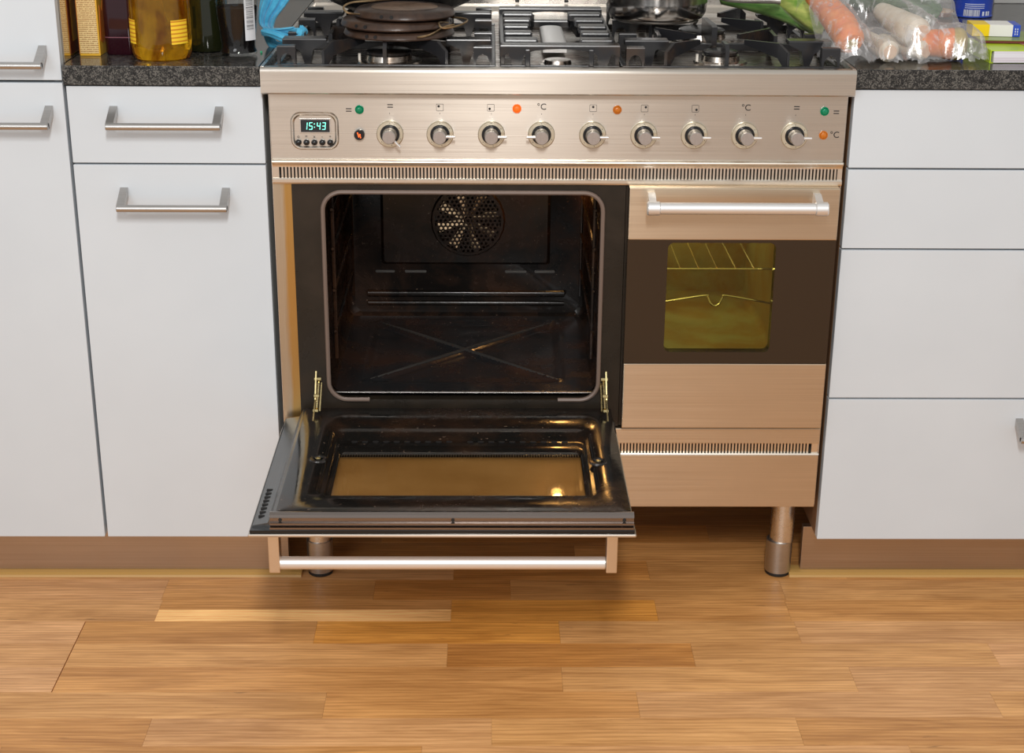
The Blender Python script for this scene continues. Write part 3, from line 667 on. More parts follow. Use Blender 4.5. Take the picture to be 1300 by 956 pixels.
# cast iron pan supports
ZT = .9205
def lug(b, x0, x1, y, inner, zt=ZT, th=.030):
    """big bar: flat shelf with a stem that narrows to the base frame; inner = +1 if the stem is at the x1 side"""
    zb = .8805; w_ = x1-x0
    if inner > 0: pts = [(x0, zt), (x1, zt), (x1, zt-.006), (x0+w_*.70, zt-.016), (x0+w_*.62, zb), (x0+w_*.50, zb), (x0+w_*.40, zt-.020), (x0+w_*.22, zt-.011), (x0, zt-.009)]
    else: pts = [(x1, zt), (x0, zt), (x0, zt-.006), (x1-w_*.70, zt-.016), (x1-w_*.62, zb), (x1-w_*.50, zb), (x1-w_*.40, zt-.020), (x1-w_*.22, zt-.011), (x1, zt-.009)]
    plate(b, pts, th, 'y', y)
    bmesh.ops.bevel(b, geom=[e for e in b.edges if len(e.link_faces) == 2 and min(v.co.z for v in e.verts) > zt-.0015], offset=.0022, segments=2, profile=.6, affect='EDGES')
def side_grate(x0, x1, name, label):
    t = thing(name, label, 'pan support', ((x0+x1)/2, .23, .8795), 'cast iron pan supports on the hob')
    cx = (x0+x1)/2-(.009 if x0 > 0 else 0); y0_, y1_ = .012, .462
    b = B()
    for yy in (y0_, y1_-.008): box(b, x0, x1, yy, yy+.008, .8795, .8895, .0012)
    for xx in (x0, x1-.008): box(b, xx, xx+.008, y0_+.008, y1_-.008, .8795, .8875, .0012)
    obj('base_frame', b, M['iron'], t)
    for sgn in (-1, 1):
        xo = x0+.008 if sgn < 0 else x1-.008
        for yy in (.080, .380):                                 # large bars
            b = B()
            if sgn < 0: lug(b, xo, xo+.068, yy, 1)
            else: lug(b, xo-.068, xo, yy, -1)
            obj('shelf_bar', b, M['iron'], t)
        for yy in (.014, .160, .306, .452):                       # short blocks
            b = B(); a_, c_ = (xo-.002, xo+.026) if sgn < 0 else (xo-.026, xo+.002)
            lo = .8805; pts = [(a_, ZT-.003), (c_, ZT-.003), (c_, lo), (c_-.003, lo)]+[(a_+(c_-a_)*(.5+.38*math.cos(q)), lo+.010+.016*math.sin(q)) for q in (.3, .9, 1.57, 2.2, 2.8)]+[(a_+.003, lo), (a_, lo)]
            plate(b, pts, .016, 'y', yy+.004+(.003 if yy < .02 else 0)-(.003 if yy > .44 else 0)); bmesh.ops.bevel(b, geom=[e for e in b.edges if len(e.link_faces) == 2 and min(v.co.z for v in e.verts) > ZT-.0045], offset=.002, segments=2, profile=.6, affect='EDGES'); obj('block', b, M['iron'], t)
    for by, sy in ((.105, -1), (.352, 1)):                       # fingers round each burner
        for sgn in (-1, 1):
            fx = cx+sgn*.093; yo = y0_+.006 if sy < 0 else y1_-.006
            b = B(); blade(b, (fx, yo, .9105), (fx-sgn*.012, yo-sy*.012, ZT+.002), .8800, .900, .006); blade(b, (fx-sgn*.012, yo-sy*.012, ZT+.002), (cx+sgn*.036, by+sy*.028, ZT), .900, ZT-.007, .006); blade(b, (fx, yo-sy*.0, .9105), (fx, yo+sy*.001, .9105), .88, .88, .006)
            obj('finger', b, M['iron'], t)
            ym = by-sy*.085
            b = B(); blade(b, (fx, ym, ZT+.003), (fx-sgn*.002, ym, ZT+.002), .88, .88, .006); blade(b, (fx, ym, ZT+.002), (cx+sgn*.034, by-sy*.030, ZT), .899, ZT-.007, .006)
            blade(b, (fx, ym, ZT), (fx, ym+sy*.060, ZT-.002), .880, .900, .006)
            obj('finger', b, M['iron'], t)
        yo = y0_+.004 if sy < 0 else y1_-.004
        b = B(); blade(b, (cx, yo, ZT-.008), (cx, yo-sy*.008, ZT+.001), .880, .885, .006); blade(b, (cx, yo-sy*.008, ZT+.001), (cx, by+sy*.040, ZT), .885, .905, .006); obj('finger', b, M['iron'], t)
    b = B(); blade(b, (cx, .165, ZT+.006), (cx, .185, ZT+.008), .897, .89, .009); blade(b, (cx, .185, ZT+.008), (cx, .295, ZT+.004), .89, .90, .009); obj('centre_finger', b, M['iron'], t)
    b = B(); box(b, x0+.008, x1-.008, .222, .232, .880, .892, .001); obj('cross_bar', b, M['iron'], t)
    return t
side_grate(-.434, -.0955, 'pan_support', 'left cast iron pan support, mostly under the stacked round pans')
side_grate(.0975, .4365, 'pan_support', 'right cast iron pan support with bare front fingers beside the saucepan')
t = thing('pan_support', 'narrow centre cast iron pan support with rows of short straight bars', 'pan support', (.003, .23, .8795), 'cast iron pan supports on the hob')
b = B(); x0, x1 = -.0885, .0935
for yy in (.012, .454): box(b, x0, x1, yy, yy+.008, .8795, .8895, .001)
for xx in (x0, x1-.007): box(b, xx, xx+.007, .020, .454, .8795, .912, .001)
obj('base_frame', b, M['iron'], t)
def arched(y, z1, zl):
    b = B(); pts = [(x0, z1), (x1, z1), (x1, z1-.018), (x1-.012, z1-.013), (x1-.022, zl), (x1-.030, zl)]+[(.003+.056*math.cos(q), z1-.016+.010*math.sin(q)) for q in [i*PI/8 for i in range(9)]]+[(x0+.030, zl), (x0+.022, zl), (x0+.012, z1-.013), (x0, z1-.018)]
    plate(b, pts, .028, 'y', y)
    bmesh.ops.bevel(b, geom=[e for e in b.edges if len(e.link_faces) == 2 and min(v.co.z for v in e.verts) > z1-.001], offset=.0025, segments=2, profile=.6, affect='EDGES'); return b
obj('end_bar', arched(.027, ZT, .880), M['iron'], t); obj('end_bar', arched(.446, ZT, .880), M['iron'], t)
for x in (-.047, .050):
    b = B(); box(b, x-.004, x+.004, .010, .017, .880, .914, .0015); obj('foot', b, M['iron'], t)
for k in range(1, 6):
    yy = .005+.0735*k
    if k == 1: wl, wr = -.030, .036
    else: wl, wr = {2: (-.037, .041), 3: (-.040, .041), 4: (-.036, .038), 5: (-.030, .030)}[k]
    for a_, c_ in ((x0+.006, wl), (wr, x1-.006)):
        b = B(); box(b, a_, c_, yy-.012, yy+.019, ZT-.013, ZT, .003); obj('bar', b, M['iron'], t, smooth=False)
b = B(); box(b, -.03, .034, .384, .396, .893, .906, .003); obj('bar', b, M['iron'], t)
for s in (-1, 1):
    b = B(); blade(b, (.003+s*.034, .39, .915), (.003+s*.046, .35, .905), .895, .882, .008); obj('finger', b, M['iron'], t)

# ------------------------------------------------------------------ things on the hob
def scorched(name, base, spot, rough=.4, metal=.6, sc=18):
    m, nt, p = mat(name); n = noisetex(nt, coords(nt), sc, 6, .7, .5); nt.links.new(ramp(nt, n, [(.35, base), (.68, spot)]), p.inputs['Base Color'])
    p.inputs['Roughness'].default_value = rough; p.inputs['Metallic'].default_value = metal; p.inputs['Specular IOR Level'].default_value = .4; bump(nt, p, noisetex(nt, coords(nt), 120, 4), .3, .001); return m
M['pan_brown'] = scorched('scorched_pan', (.012, .008, .007), (.070, .038, .024), .33, .0)
M['pan_light'] = scorched('scorched_pan_base', (.085, .05, .033), (.26, .17, .11), .42, .1)
def round_pan(cx, cy, z0, r, hgt, label, lift, holes):
    """shallow pan lying upside down"""
    t = thing('round_pan', label, 'pan', (cx, cy, z0), 'round pans stacked upside down on the front left burner')
    b = B(); lathe(b, [(r-.006, 0), (r, .001), (r+.001, .003), (r-.001, hgt-.003), (r-.005, hgt), (r-.020, hgt+.0005), (r-.023, hgt+.0025), (r-.026, hgt+.001)], (cx, cy, z0), 48, cap1=False)
    obj('body', b, M['pan_brown'], t, smooth=True)
    b = B(); lathe(b, [(r-.026, hgt-.001), (r-.026, hgt+.0012), (.0001, hgt+.0016)], (cx, cy, z0), 48, cap1=False); obj('base_disc', b, M['pan_light'], t, smooth=True)
    for a in holes:
        a = math.radians(a); v = Vector((math.cos(a), math.sin(a), 0)); c = Vector((cx, cy, z0+hgt*.55)); b = B(); cyl(b, c+v*(r-.003), c+v*(r+.0008), .0030, n=10); obj('hole', b, M['dark'], t)
    return t
PX, PY = -.262, .105
M['wire'] = scorched('burnt_wire', (.20, .13, .07), (.5, .36, .2), .3, .9, 40)
def wireloop(t, pts, r=.0016): b = B(); tube(b, smoothpath(pts, 6), r, 6); obj('wire_handle', b, M['wire'], t, smooth=True)
t = round_pan(-.247, PY, .9225, .086, .011, 'lowest brown round pan of the stack on the left burner', 0, (238, 248))
wireloop(t, [(-.215, .023, .929), (-.195, .035, .932), (-.176, .055, .940), (-.160, .06, .943), (-.172, .075, .936)])
t = round_pan(-.252, PY, .9365, .085, .012, 'middle brown round pan of the stack with a wire loop handle', 0, (228, 240))
wireloop(t, [(-.170, .085, .943), (-.183, .05, .948), (-.176, .04, .941), (-.150, .052, .944), (-.140, .085, .948), (-.166, .11, .948)])
t = round_pan(-.238, PY, .9515, .078, .012, 'topmost brown round pan of the stack with a pale worn base', 0, (246, 258))
wireloop(t, [(-.305, .062, .958), (-.322, .05, .962), (-.329, .06, .969), (-.318, .075, .974), (-.29, .09, .975), (-.262, .12, .974), (-.2, .16, .9735)])
# black wok behind
t = thing('wok', 'large black frying pan on the back left burner behind the stacked pans', 'pan', (-.258, .352, .9225))
b = B(); lathe(b, [(.0001, 0), (.062, 0), (.085, .006), (.120, .022), (.150, .050), (.165, .075), (.168, .076), (.1635, .073), (.148, .052), (.118, .025), (.083, .009), (.06, .003), (.0001, .003)], (-.258, .352, .9225), 56, cap0=False, cap1=False)
obj('body', b, simple('black_nonstick', (.012, .012, .013), .25), t, smooth=True)
b = B(); plate(b, [(-.012, 0), (.012, 0), (.010, .14), (-.010, .14)], .012, 'z', 0)
bmesh.ops.rotate(b, verts=b.verts, cent=(0, 0, 0), matrix=Euler((.25, 0, .6)).to_matrix()); bmesh.ops.translate(b, vec=(-.352, .489, .985), verts=b.verts); obj('handle', b, M['blackplastic'], t)
# saucepan
SX, SY, SZ = .176, .298, .9235
t = thing('saucepan', 'polished stainless steel saucepan on the back right burner', 'saucepan', (SX, SY, SZ))
b = B(); lathe(b, [(.0001, 0), (.070, 0), (.078, .003), (.0835, .012), (.0855, .03), (.086, .095), (.089, .099), (.0885, .101), (.0845, .097), (.084, .03), (.0001, .006)], (SX, SY, SZ), 64, cap0=False, cap1=False)
obj('body', b, simple('polished_steel', (.74, .71, .68), .17, 1), t, smooth=True)
b = B(); lathe(b, [(.0001, -.003), (.069, -.003), (.072, -.001), (.070, .001)], (SX, SY, SZ), 48, cap0=False); obj('base_disc', b, M['steel_handle'], t, smooth=True)
b = B(); tube(b, smoothpath([(.255, .285, .972), (.275, .28, .965), (.30, .275, .958), (.38, .27, .957)], 5), [.006]*15+[.007], 10); 
obj('handle', b, M['steel_handle'], t, smooth=True)

# ------------------------------------------------------------------ left worktop
ZW = .8892
# box
m, nt, p = mat('printed_carton'); tc = N(nt, 'ShaderNodeTexCoord'); sx_ = N(nt, 'ShaderNodeSeparateXYZ'); nt.links.new(tc.outputs['Object'], sx_.inputs[0])
wv = N(nt, 'ShaderNodeMath', operation='MULTIPLY'); wv.inputs[1].default_value = 1/.0031; nt.links.new(sx_.outputs[2], wv.inputs[0]); fr = N(nt, 'ShaderNodeMath', operation='FRACT'); nt.links.new(wv.outputs[0], fr.inputs[0])
ln = ramp(nt, fr.outputs[0], [(.0, g(1)), (.42, g(1)), (.5, g(0)), (.95, g(0))]); brk = ramp(nt, noisetex(nt, coords(nt, (420, 1, 320)), 1, 2), [(.40, g(0)), (.48, g(1))])
lm = mixc(nt, 1, ln, brk, 'MULTIPLY')
c = mixc(nt, lm, (.80, .60, .28), (.36, .17, .05)); nt.links.new(c, p.inputs['Base Color']); p.inputs['Roughness'].default_value = .4; M['carton_text'] = m
M['carton_yellow'] = simple('carton_yellow', (.75, .42, .03), .35); M['carton_orange'] = simple('carton_orange', (.62, .16, .01), .35)
M['carton_dark'] = simple('carton_rust', (.28, .05, .012), .4)
t = thing('food_carton', 'yellow food carton with small print on its front beside the tall cupboard', 'carton', (-.728, .11, ZW))
b = B(); vs = box(b, -.744, -.712, .083, .150, ZW, ZW+.23, .0006)
obj('body', b, M['carton_yellow'], t)
b = B(); box(b, -.7430, -.7142, .0822, .0832, ZW+.004, ZW+.225); obj('front_print', b, M['carton_text'], t, (-.728, .083, ZW), label='cream front panel with rows of small print')
b = B(); box(b, -.7450, -.7438, .084, .149, ZW+.002, ZW+.228); obj('side_panel', b, M['carton_dark'], t)
b = B(); box(b, -.7456, -.7449, .100, .134, ZW+.02, ZW+.21); obj('side_label', b, M['carton_yellow'], t)
b = B(); plate(b, [(.090, .912), (.105, .906), (.125, .912), (.138, .93), (.132, .945), (.138, .96), (.120, .972), (.110, .955), (.098, .965), (.094, .94)], .0006, 'x', -.7117); obj('flame_print', b, M['carton_orange'], t)
# dark red bottle
m, nt, p = mat('dark_red_bottle'); setc(p.inputs['Base Color'], (.025, .004, .008)); p.inputs['Roughness'].default_value = .08; M['redglass'] = m
t = thing('bottle', 'dark red square bottle between the carton and the amber oil', 'bottle', (-.684, .125, ZW))
b = B(); loft(b, [XY(rr(-.705, -.663, .094, .156, .008), ZW), XY(rr(-.707, -.661, .092, .158, .009), ZW+.004), XY(rr(-.707, -.661, .092, .158, .009), ZW+.17), XY(rr(-.695, -.673, .112, .138, .010), ZW+.20), XY(rr(-.694, -.674, .115, .135, .009), ZW+.24)], True, True); obj('body', b, M['redglass'], t, smooth=True)
b = B(); loft(b, [XY(rr(-.7074, -.6606, .0916, .1584, .009), ZW+.0265), XY(rr(-.7074, -.6606, .0916, .1584, .009), ZW+.028)]); obj('label_edge', b, simple('label_edge', (.20, .07, .09), .4), t)
b = B(); cyl(b, (-.684, .125, ZW+.24), (-.684, .125, ZW+.262), .0125, n=20, bev=.001); obj('cap', b, M['blackplastic'], t, smooth=True)
# amber oil
m, nt, p = mat('amber_oil'); setc(p.inputs['Base Color'], (1.0, .50, .03)); p.inputs['Roughness'].default_value = .03; p.inputs['Transmission Weight'].default_value = .9; p.inputs['IOR'].default_value = 1.4
n = noisetex(nt, coords(nt, (30, 30, 14)), 1, 3, .5, 1); nt.links.new(ramp(nt, n, [(.36, (.38, .10, .003)), (.56, (1, .56, .02))]), p.inputs['Base Color']); M['amber'] = m
t = thing('oil_bottle', 'round clear bottle of bright amber oil on the left worktop', 'bottle', (-.613, .070, ZW))
b = B(); lathe(b, [(.030, 0), (.042, .002), (.0455, .010), (.0465, .03), (.0468, .16), (.040, .19), (.018, .225), (.014, .24), (.014, .26)], (-.613, .070, ZW), 48); obj('body', b, M['amber'], t, smooth=True)
def arc_label(a0, a1, r, z0, z1, c, m, t, name='label'):
    b = B(); A = [math.radians(a0+(a1-a0)*i/12) for i in range(13)]
    L = [[Vector((c[0]+q*math.cos(a), c[1]+q*math.sin(a), z)) for a in A] for q, z in ((r, z0), (r+.0004, z0), (r+.0004, z1), (r, z1))]
    loft(b, L, closed=False); return obj(name, b, m, t, smooth=True)
m, nt, p = mat('yellow_label'); tc = N(nt, 'ShaderNodeTexCoord'); sx_ = N(nt, 'ShaderNodeSeparateXYZ'); nt.links.new(tc.outputs['Object'], sx_.inputs[0])
wv = N(nt, 'ShaderNodeMath', operation='MULTIPLY'); wv.inputs[1].default_value = 1/.006; nt.links.new(sx_.outputs[2], wv.inputs[0]); fr = N(nt, 'ShaderNodeMath', operation='FRACT'); nt.links.new(wv.outputs[0], fr.inputs[0])
nt.links.new(ramp(nt, fr.outputs[0], [(0, (.62, .24, .01)), (.3, (.62, .24, .01)), (.45, (.95, .62, .03))]), p.inputs['Base Color']); M['ylabel'] = m
arc_label(200, 228, .0468, ZW+.026, ZW+.062, (-.613, .070), M['ylabel'], t); arc_label(300, 338, .0468, ZW+.026, ZW+.062, (-.613, .070), M['ylabel'], t)
b = B(); cyl(b, (-.613, .07, ZW+.26), (-.613, .07, ZW+.285), .016, n=20, bev=.001); obj('cap', b, simple('yellow_cap', (.8, .5, .02), .4), t, smooth=True)
# dark green bottle
m, nt, p = mat('dark_green_glass'); setc(p.inputs['Base Color'], (.012, .014, .005)); p.inputs['Roughness'].default_value = .05; M['greenglass'] = m
t = thing('wine_bottle', 'tall black-green glass bottle between the amber oil and the soy jar', 'bottle', (-.556, .148, ZW))
b = B(); lathe(b, [(.028, 0), (.033, .002), (.0355, .008), (.036, .03), (.036, .18), (.034, .205), (.018, .235), (.014, .255), (.014, .30), (.016, .302), (.016, .31)], (-.556, .148, ZW), 48); obj('body', b, M['greenglass'], t, smooth=True)
# clear waisted bottle of soy
m, nt, p = mat('clear_bottle_glass'); setc(p.inputs['Base Color'], (.95, .95, .95)); p.inputs['Roughness'].default_value = .02; p.inputs['Transmission Weight'].default_value = 1; p.inputs['IOR'].default_value = 1.45; M['glass'] = m
M['thinglass'] = glasspane('clear_glass', (.93, .94, .94), .05)
t = thing('sauce_bottle', 'clear waisted glass bottle part filled with black sauce, barcode label', 'bottle', (-.499, .100, ZW))
b = B(); cc = (-.499, .100, ZW)
pr = [(.020, 0), (.0275, .002), (.0290, .006), (.0265, .012), (.0262, .018), (.0295, .045), (.0325, .075), (.0345, .10), (.034, .12), (.022, .15), (.014, .17), (.0135, .20)]
lathe(b, pr, cc, 48); obj('body', b, M['thinglass'], t, smooth=True)
b = B(); lathe(b, [(r-.0014, h) for r, h in pr[1:7] if h > .004]+[(.0305, .071), (.0001, .071)], cc, 40, cap1=False); obj('sauce', b, simple('black_sauce', (.005, .004, .004), .6, Specular_IOR_Level=.1), t, smooth=True)
m, nt, p = mat('barcode_label'); tc = N(nt, 'ShaderNodeTexCoord'); sx_ = N(nt, 'ShaderNodeSeparateXYZ'); nt.links.new(tc.outputs['Object'], sx_.inputs[0])
nz = noisetex(nt, coords(nt, (.001, .001, 900)), 1, 1, .9); nt.links.new(ramp(nt, nz, [(.48, (.75, .75, .76)), (.52, (.05, .05, .06))]), p.inputs['Base Color']); p.inputs['Roughness'].default_value = .4; M['barcode'] = m
arc_label(299, 335, .0318, ZW+.026, ZW+.10, cc, simple('label_white', (.72, .72, .74), .4), t)
arc_label(304, 327, .0325, ZW+.042, ZW+.098, cc, M['barcode'], t, 'barcode')
b = B(); cyl(b, (-.499, .112, ZW+.2), (-.499, .112, ZW+.225), .0155, n=20, bev=.001); obj('cap', b, simple('red_cap', (.5, .02, .02), .4), t, smooth=True)
# blue cloth: folded strip
m, nt, p = mat('blue_microfibre'); n = noisetex(nt, coords(nt), 60, 4); nt.links.new(ramp(nt, n, [(.3, (.03, .30, .52)), (.7, (.10, .50, .74))]), p.inputs['Base Color']); p.inputs['Roughness'].default_value = .9; bump(nt, p, noisetex(nt, coords(nt), 700, 2), .5, .001)
p.inputs['Sheen Weight'].default_value = .3; M['cloth'] = m
b = B()
def cloth_strip(b, centre, widths, lat, depth, ph):
    P = smoothpath(centre, 8); n = len(P); L = []; m_ = 22
    for i, q in enumerate(P):
        u = i/(n-1); k = u*(len(widths)-1); a = int(min(k, len(widths)-2)); wd = widths[a]+(widths[a+1]-widths[a])*(k-a)
        row = []
        for j in range(m_+1):
            v = j/m_-.5; fold = .0045*math.sin(v*17+ph+u*2.0)+.002*math.sin(v*41+u*7)
            row.append(q+Vector(lat)*wd*v+Vector(depth)*(fold)+Vector((0, 0, .0015*math.sin(v*23+u*9))))
        L.append(row)
    loft(b, L, closed=False)
cloth_strip(b, [(-.452, .225, 1.02), (-.450, .218, .985), (-.456, .212, .958), (-.466, .200, .936), (-.467, .190, .921), (-.455, .172, .9165), (-.436, .165, .9175), (-.410, .160, .9205)], [.075, .062, .045, .030, .024, .024, .026, .026], (.95, .15, -.25), (.05, -.95, .2), 0)
cloth_strip(b, [(-.410, .160, .9205), (-.402, .158, .914), (-.414, .155, .9060), (-.432, .153, .9070), (-.450, .153, .9130), (-.468, .155, .9175)], [.026, .028, .030, .028, .024, .020], (.25, .95, .0), (.1, 0, 1), 1)
cloth_strip(b, [(-.470, .20, .915), (-.466, .195, .905), (-.460, .19, .897), (-.452, .185, .8915), (-.440, .19, .8905)], [.02, .024, .026, .02, .012], (.2, .9, .1), (.5, 0, .8), 2)
o = obj('dish_cloth', b, M['cloth'], None, smooth=True, recalc=False); tag(o, 'crumpled blue dish cloth beside the left end of the hob', 'cloth')
md = o.modifiers.new('thickness', 'SOLIDIFY'); md.thickness = .0028; md.offset = 0; md = o.modifiers.new('smooth', 'SUBSURF'); md.levels = 1; md.render_levels = 1
b = B(); box(b, -.4685, -.4655, .118, .121, ZW, ZW+.003, .0005); tag(obj('crumb', b, simple('green_crumb', (.02, .45, .2), .5)), 'tiny green crumb on granite beside the sauce bottle', 'crumb')

# ------------------------------------------------------------------ right worktop: vegetables
def veg(path, radii, m, name, label, cat, wob=.06, n=20, group=None, seed=0, caps=None):
    P = smoothpath(path, 6); K = len(P); R_ = []
    for i in range(K):
        k = i/(K-1)*(len(radii)-1); a = int(min(k, len(radii)-2)); R_.append((radii[a]+(radii[a+1]-radii[a])*(k-a))*(1+wob*noise.noise(Vector((i*.7, seed, 0)))))
    # rounded ends
    t0 = (P[0]-P[1]).normalized(); t1 = (P[-1]-P[-2]).normalized()
    P = [P[0]+t0*R_[0]*.35]+P+[P[-1]+t1*R_[-1]*.35]; R_ = [R_[0]*.72]+R_+[R_[-1]*.72]
    t = thing(name, label, cat, path[-1] if caps == 'end' else path[0], group)
    b = B(); tube(b, P, R_, n); obj('root' if name != 'leek' else 'stalk', b, m, t, smooth=True); return t, P, R_
def vegmat(name, a, c, rough=.45, sc=(30, 30, 30)):
    m, nt, p = mat(name); n = noisetex(nt, coords(nt, sc), 2, 4, .6); nt.links.new(ramp(nt, n, [(.3, a), (.7, c)]), p.inputs['Base Color']); p.inputs['Roughness'].default_value = rough; bump(nt, p, n, .3, .002); return m
M['carrot'] = vegmat('carrot_skin', (.78, .17, .025), (.90, .33, .08)); M['crown'] = vegmat('carrot_crown', (.30, .22, .05), (.55, .42, .12)); M['parsnip'] = vegmat('parsnip_skin', (.72, .62, .46), (.86, .80, .68)); M['cut'] = vegmat('cut_root', (.78, .52, .34), (.86, .64, .46))
t, P, R_ = veg([(.424, .215, .975), (.436, .15, .958), (.447, .095, .940), (.4535, .055, .9225)], [.017, .022, .0245, .0225], M['carrot'], 'carrot', 'thick orange carrot sloping down at the left of the bag, crown end forward', 'carrot', group='carrots in the plastic bag', caps='end')
b = B(); cyl(b, P[-1], P[-1]+(P[-1]-P[-2]).normalized()*.003, .0095, n=16, bev=.001); obj('crown', b, M['crown'], t, smooth=True)
t, P, R_ = veg([(.560, .105, .9135), (.590, .093, .9145), (.618, .083, .9150), (.632, .080, .9150)], [.016, .021, .0245, .022], M['carrot'], 'carrot', 'thick orange carrot lying sideways at the right of the bag with green crown', 'carrot', group='carrots in the plastic bag', seed=3)
b = B(); v = (P[-1]-P[-2]).normalized(); lathe(b, [(.0250, -.011), (.0256, -.004), (.0246, .002), (.0205, .007), (.012, .0105), (.0001, .0115)], P[-2], 20, v, cap0=False, cap1=False); obj('crown', b, M['crown'], t, smooth=True)
for pth, rd, lab, sd in (([(.500, .17, .915), (.508, .11, .909), (.5155, .058, .9065)], [.010, .015, .0165], 'pale parsnip with a flat cut end at the front of the bag', 1),
                         ([(.535, .21, .948), (.548, .16, .940), (.560, .105, .931), (.566, .088, .929)], [.014, .02, .0265, .024], 'fattest pale parsnip lying on top in the bag', 2),
                         ([(.530, .17, .908), (.550, .12, .906), (.575, .078, .905)], [.010, .014, .0155], 'pale parsnip lying on the worktop under the fattest one', 4)):
    t, P, R_ = veg(pth, rd, M['parsnip'], 'parsnip', lab, 'parsnip', group='parsnips in the plastic bag', seed=sd, caps='end')
    v = (P[-1]-P[-2]).normalized(); b = B(); cyl(b, P[-1]-v*.001, P[-1]+v*.0012, R_[-1]*.92, n=18, bev=.0008); obj('cut_end', b, M['cut'], t, smooth=True)
M['cucumber'] = vegmat('courgette_skin', (.02, .07, .02), (.10, .20, .07), .3, (20, 120, 120))
veg([(.475, .30, .968), (.520, .275, .968), (.575, .245, .960), (.625, .225, .938)], [.026, .030, .030, .024], M['cucumber'], 'courgette', 'dark green courgette under the plastic at the back of the bag', 'courgette', seed=8)
# plastic bag draped over the vegetables
caps = [((.424, .215, .975), (.4535, .050, .9225), .027), ((.560, .105, .9135), (.640, .078, .915), .0265), ((.508, .13, .909), (.5155, .052, .9065), .020), ((.535, .21, .948), (.566, .084, .929), .030), ((.550, .12, .906), (.577, .074, .905), .0185), ((.475, .30, .968), (.625, .225, .938), .034), ((.44, .22, .95), (.60, .21, .93), .03)]
def bag_h(x, y):
    h = ZW+.0008
    for a, c, r in caps:
        a = Vector(a); c = Vector(c); d = c-a; q = Vector((x, y)); a2 = Vector((a.x, a.y)); d2 = Vector((d.x, d.y)); t_ = max(0, min(1, (q-a2).dot(d2)/d2.length_squared)); pt = a+d*t_
        dist = (q-Vector((pt.x, pt.y))).length; rr_ = r+.004
        if dist < rr_: h = max(h, pt.z+math.sqrt(rr_*rr_-dist*dist))
        else: h = max(h, pt.z-(dist-rr_)*2.4)
    return h
b = B(); nx, ny = 150, 130; V = {}
bx0, bx1, by0, by1 = .405, .672, .012, .345
for j in range(ny+1):
    for i in range(nx+1):
        x = bx0+(bx1-bx0)*i/nx; y = by0+(by1-by0)*j/ny; h = bag_h(x, y)
        if x < .452 and h < .905 and y > .08: h = max(h, .93-abs(x-.45)*.3)
        if h > ZW+.001:
            wr = noise.noise(Vector((x*38, y*20, 1)))*.006+abs(noise.noise(Vector((x*90+y*50, y*60, 5))))*.005+abs(noise.noise(Vector((x*40-y*160, y*30, 9))))*.004
            V[i, j] = b.verts.new((x+noise.noise(Vector((x*60, h*60, 2)))*.003, y+noise.noise(Vector((x*70, y*70, 7)))*.003, max(ZW+.0006, h+wr*.8)))
for j in range(ny):
    for i in range(nx):
        q = [(i, j), (i+1, j), (i+1, j+1), (i, j+1)]
        if all(k in V for k in q): b.faces.new([V[k] for k in q])
for k_ in range(3): bmesh.ops.smooth_vert(b, verts=b.verts, factor=.3, use_axis_x=False, use_axis_y=False, use_axis_z=True)
m, nt, p = mat('thin_clear_plastic'); nt.nodes.remove(p); out = nt.nodes['Material Output']
tr = N(nt, 'ShaderNodeBsdfTransparent'); setc(tr.inputs[0], (.98, .97, .97)); gl = N(nt, 'ShaderNodeBsdfGlossy'); gl.inputs['Roughness'].default_value = .16; df = N(nt, 'ShaderNodeBsdfDiffuse'); setc(df.inputs[0], (.85, .82, .82))
lw = N(nt, 'ShaderNodeLayerWeight'); lw.inputs[0].default_value = .35
nn = noisetex(nt, coords(nt, (26, 16, 16)), 1.5, 5, .6, 1.6)
mx1 = N(nt, 'ShaderNodeMixShader'); mx1.inputs[0].default_value = .55; nt.links.new(df.outputs[0], mx1.inputs[1]); nt.links.new(gl.outputs[0], mx1.inputs[2])
f1 = ramp(nt, lw.outputs['Facing'], [(.0, g(.19)), (.55, g(.32)), (1, g(.8))]); f2 = ramp(nt, nn, [(.47, g(0)), (.62, g(.62))])
fa = N(nt, 'ShaderNodeMath', operation='MAXIMUM'); nt.links.new(f1, fa.inputs[0]); nt.links.new(f2, fa.inputs[1])
mx2 = N(nt, 'ShaderNodeMixShader'); nt.links.new(fa.outputs[0], mx2.inputs[0]); nt.links.new(tr.outputs[0], mx2.inputs[1]); nt.links.new(mx1.outputs[0], mx2.inputs[2]); nt.links.new(mx2.outputs[0], out.inputs[0])
bm_ = N(nt, 'ShaderNodeBump'); bm_.inputs['Strength'].default_value = .8; bm_.inputs['Distance'].default_value = .002; nt.links.new(nn, bm_.inputs['Height']); nt.links.new(bm_.outputs[0], gl.inputs['Normal'])
M['plastic'] = m
tag(obj('plastic_bag', b, m, smooth=True), 'crumpled clear plastic bag wrapped over the carrots and parsnips', 'bag')
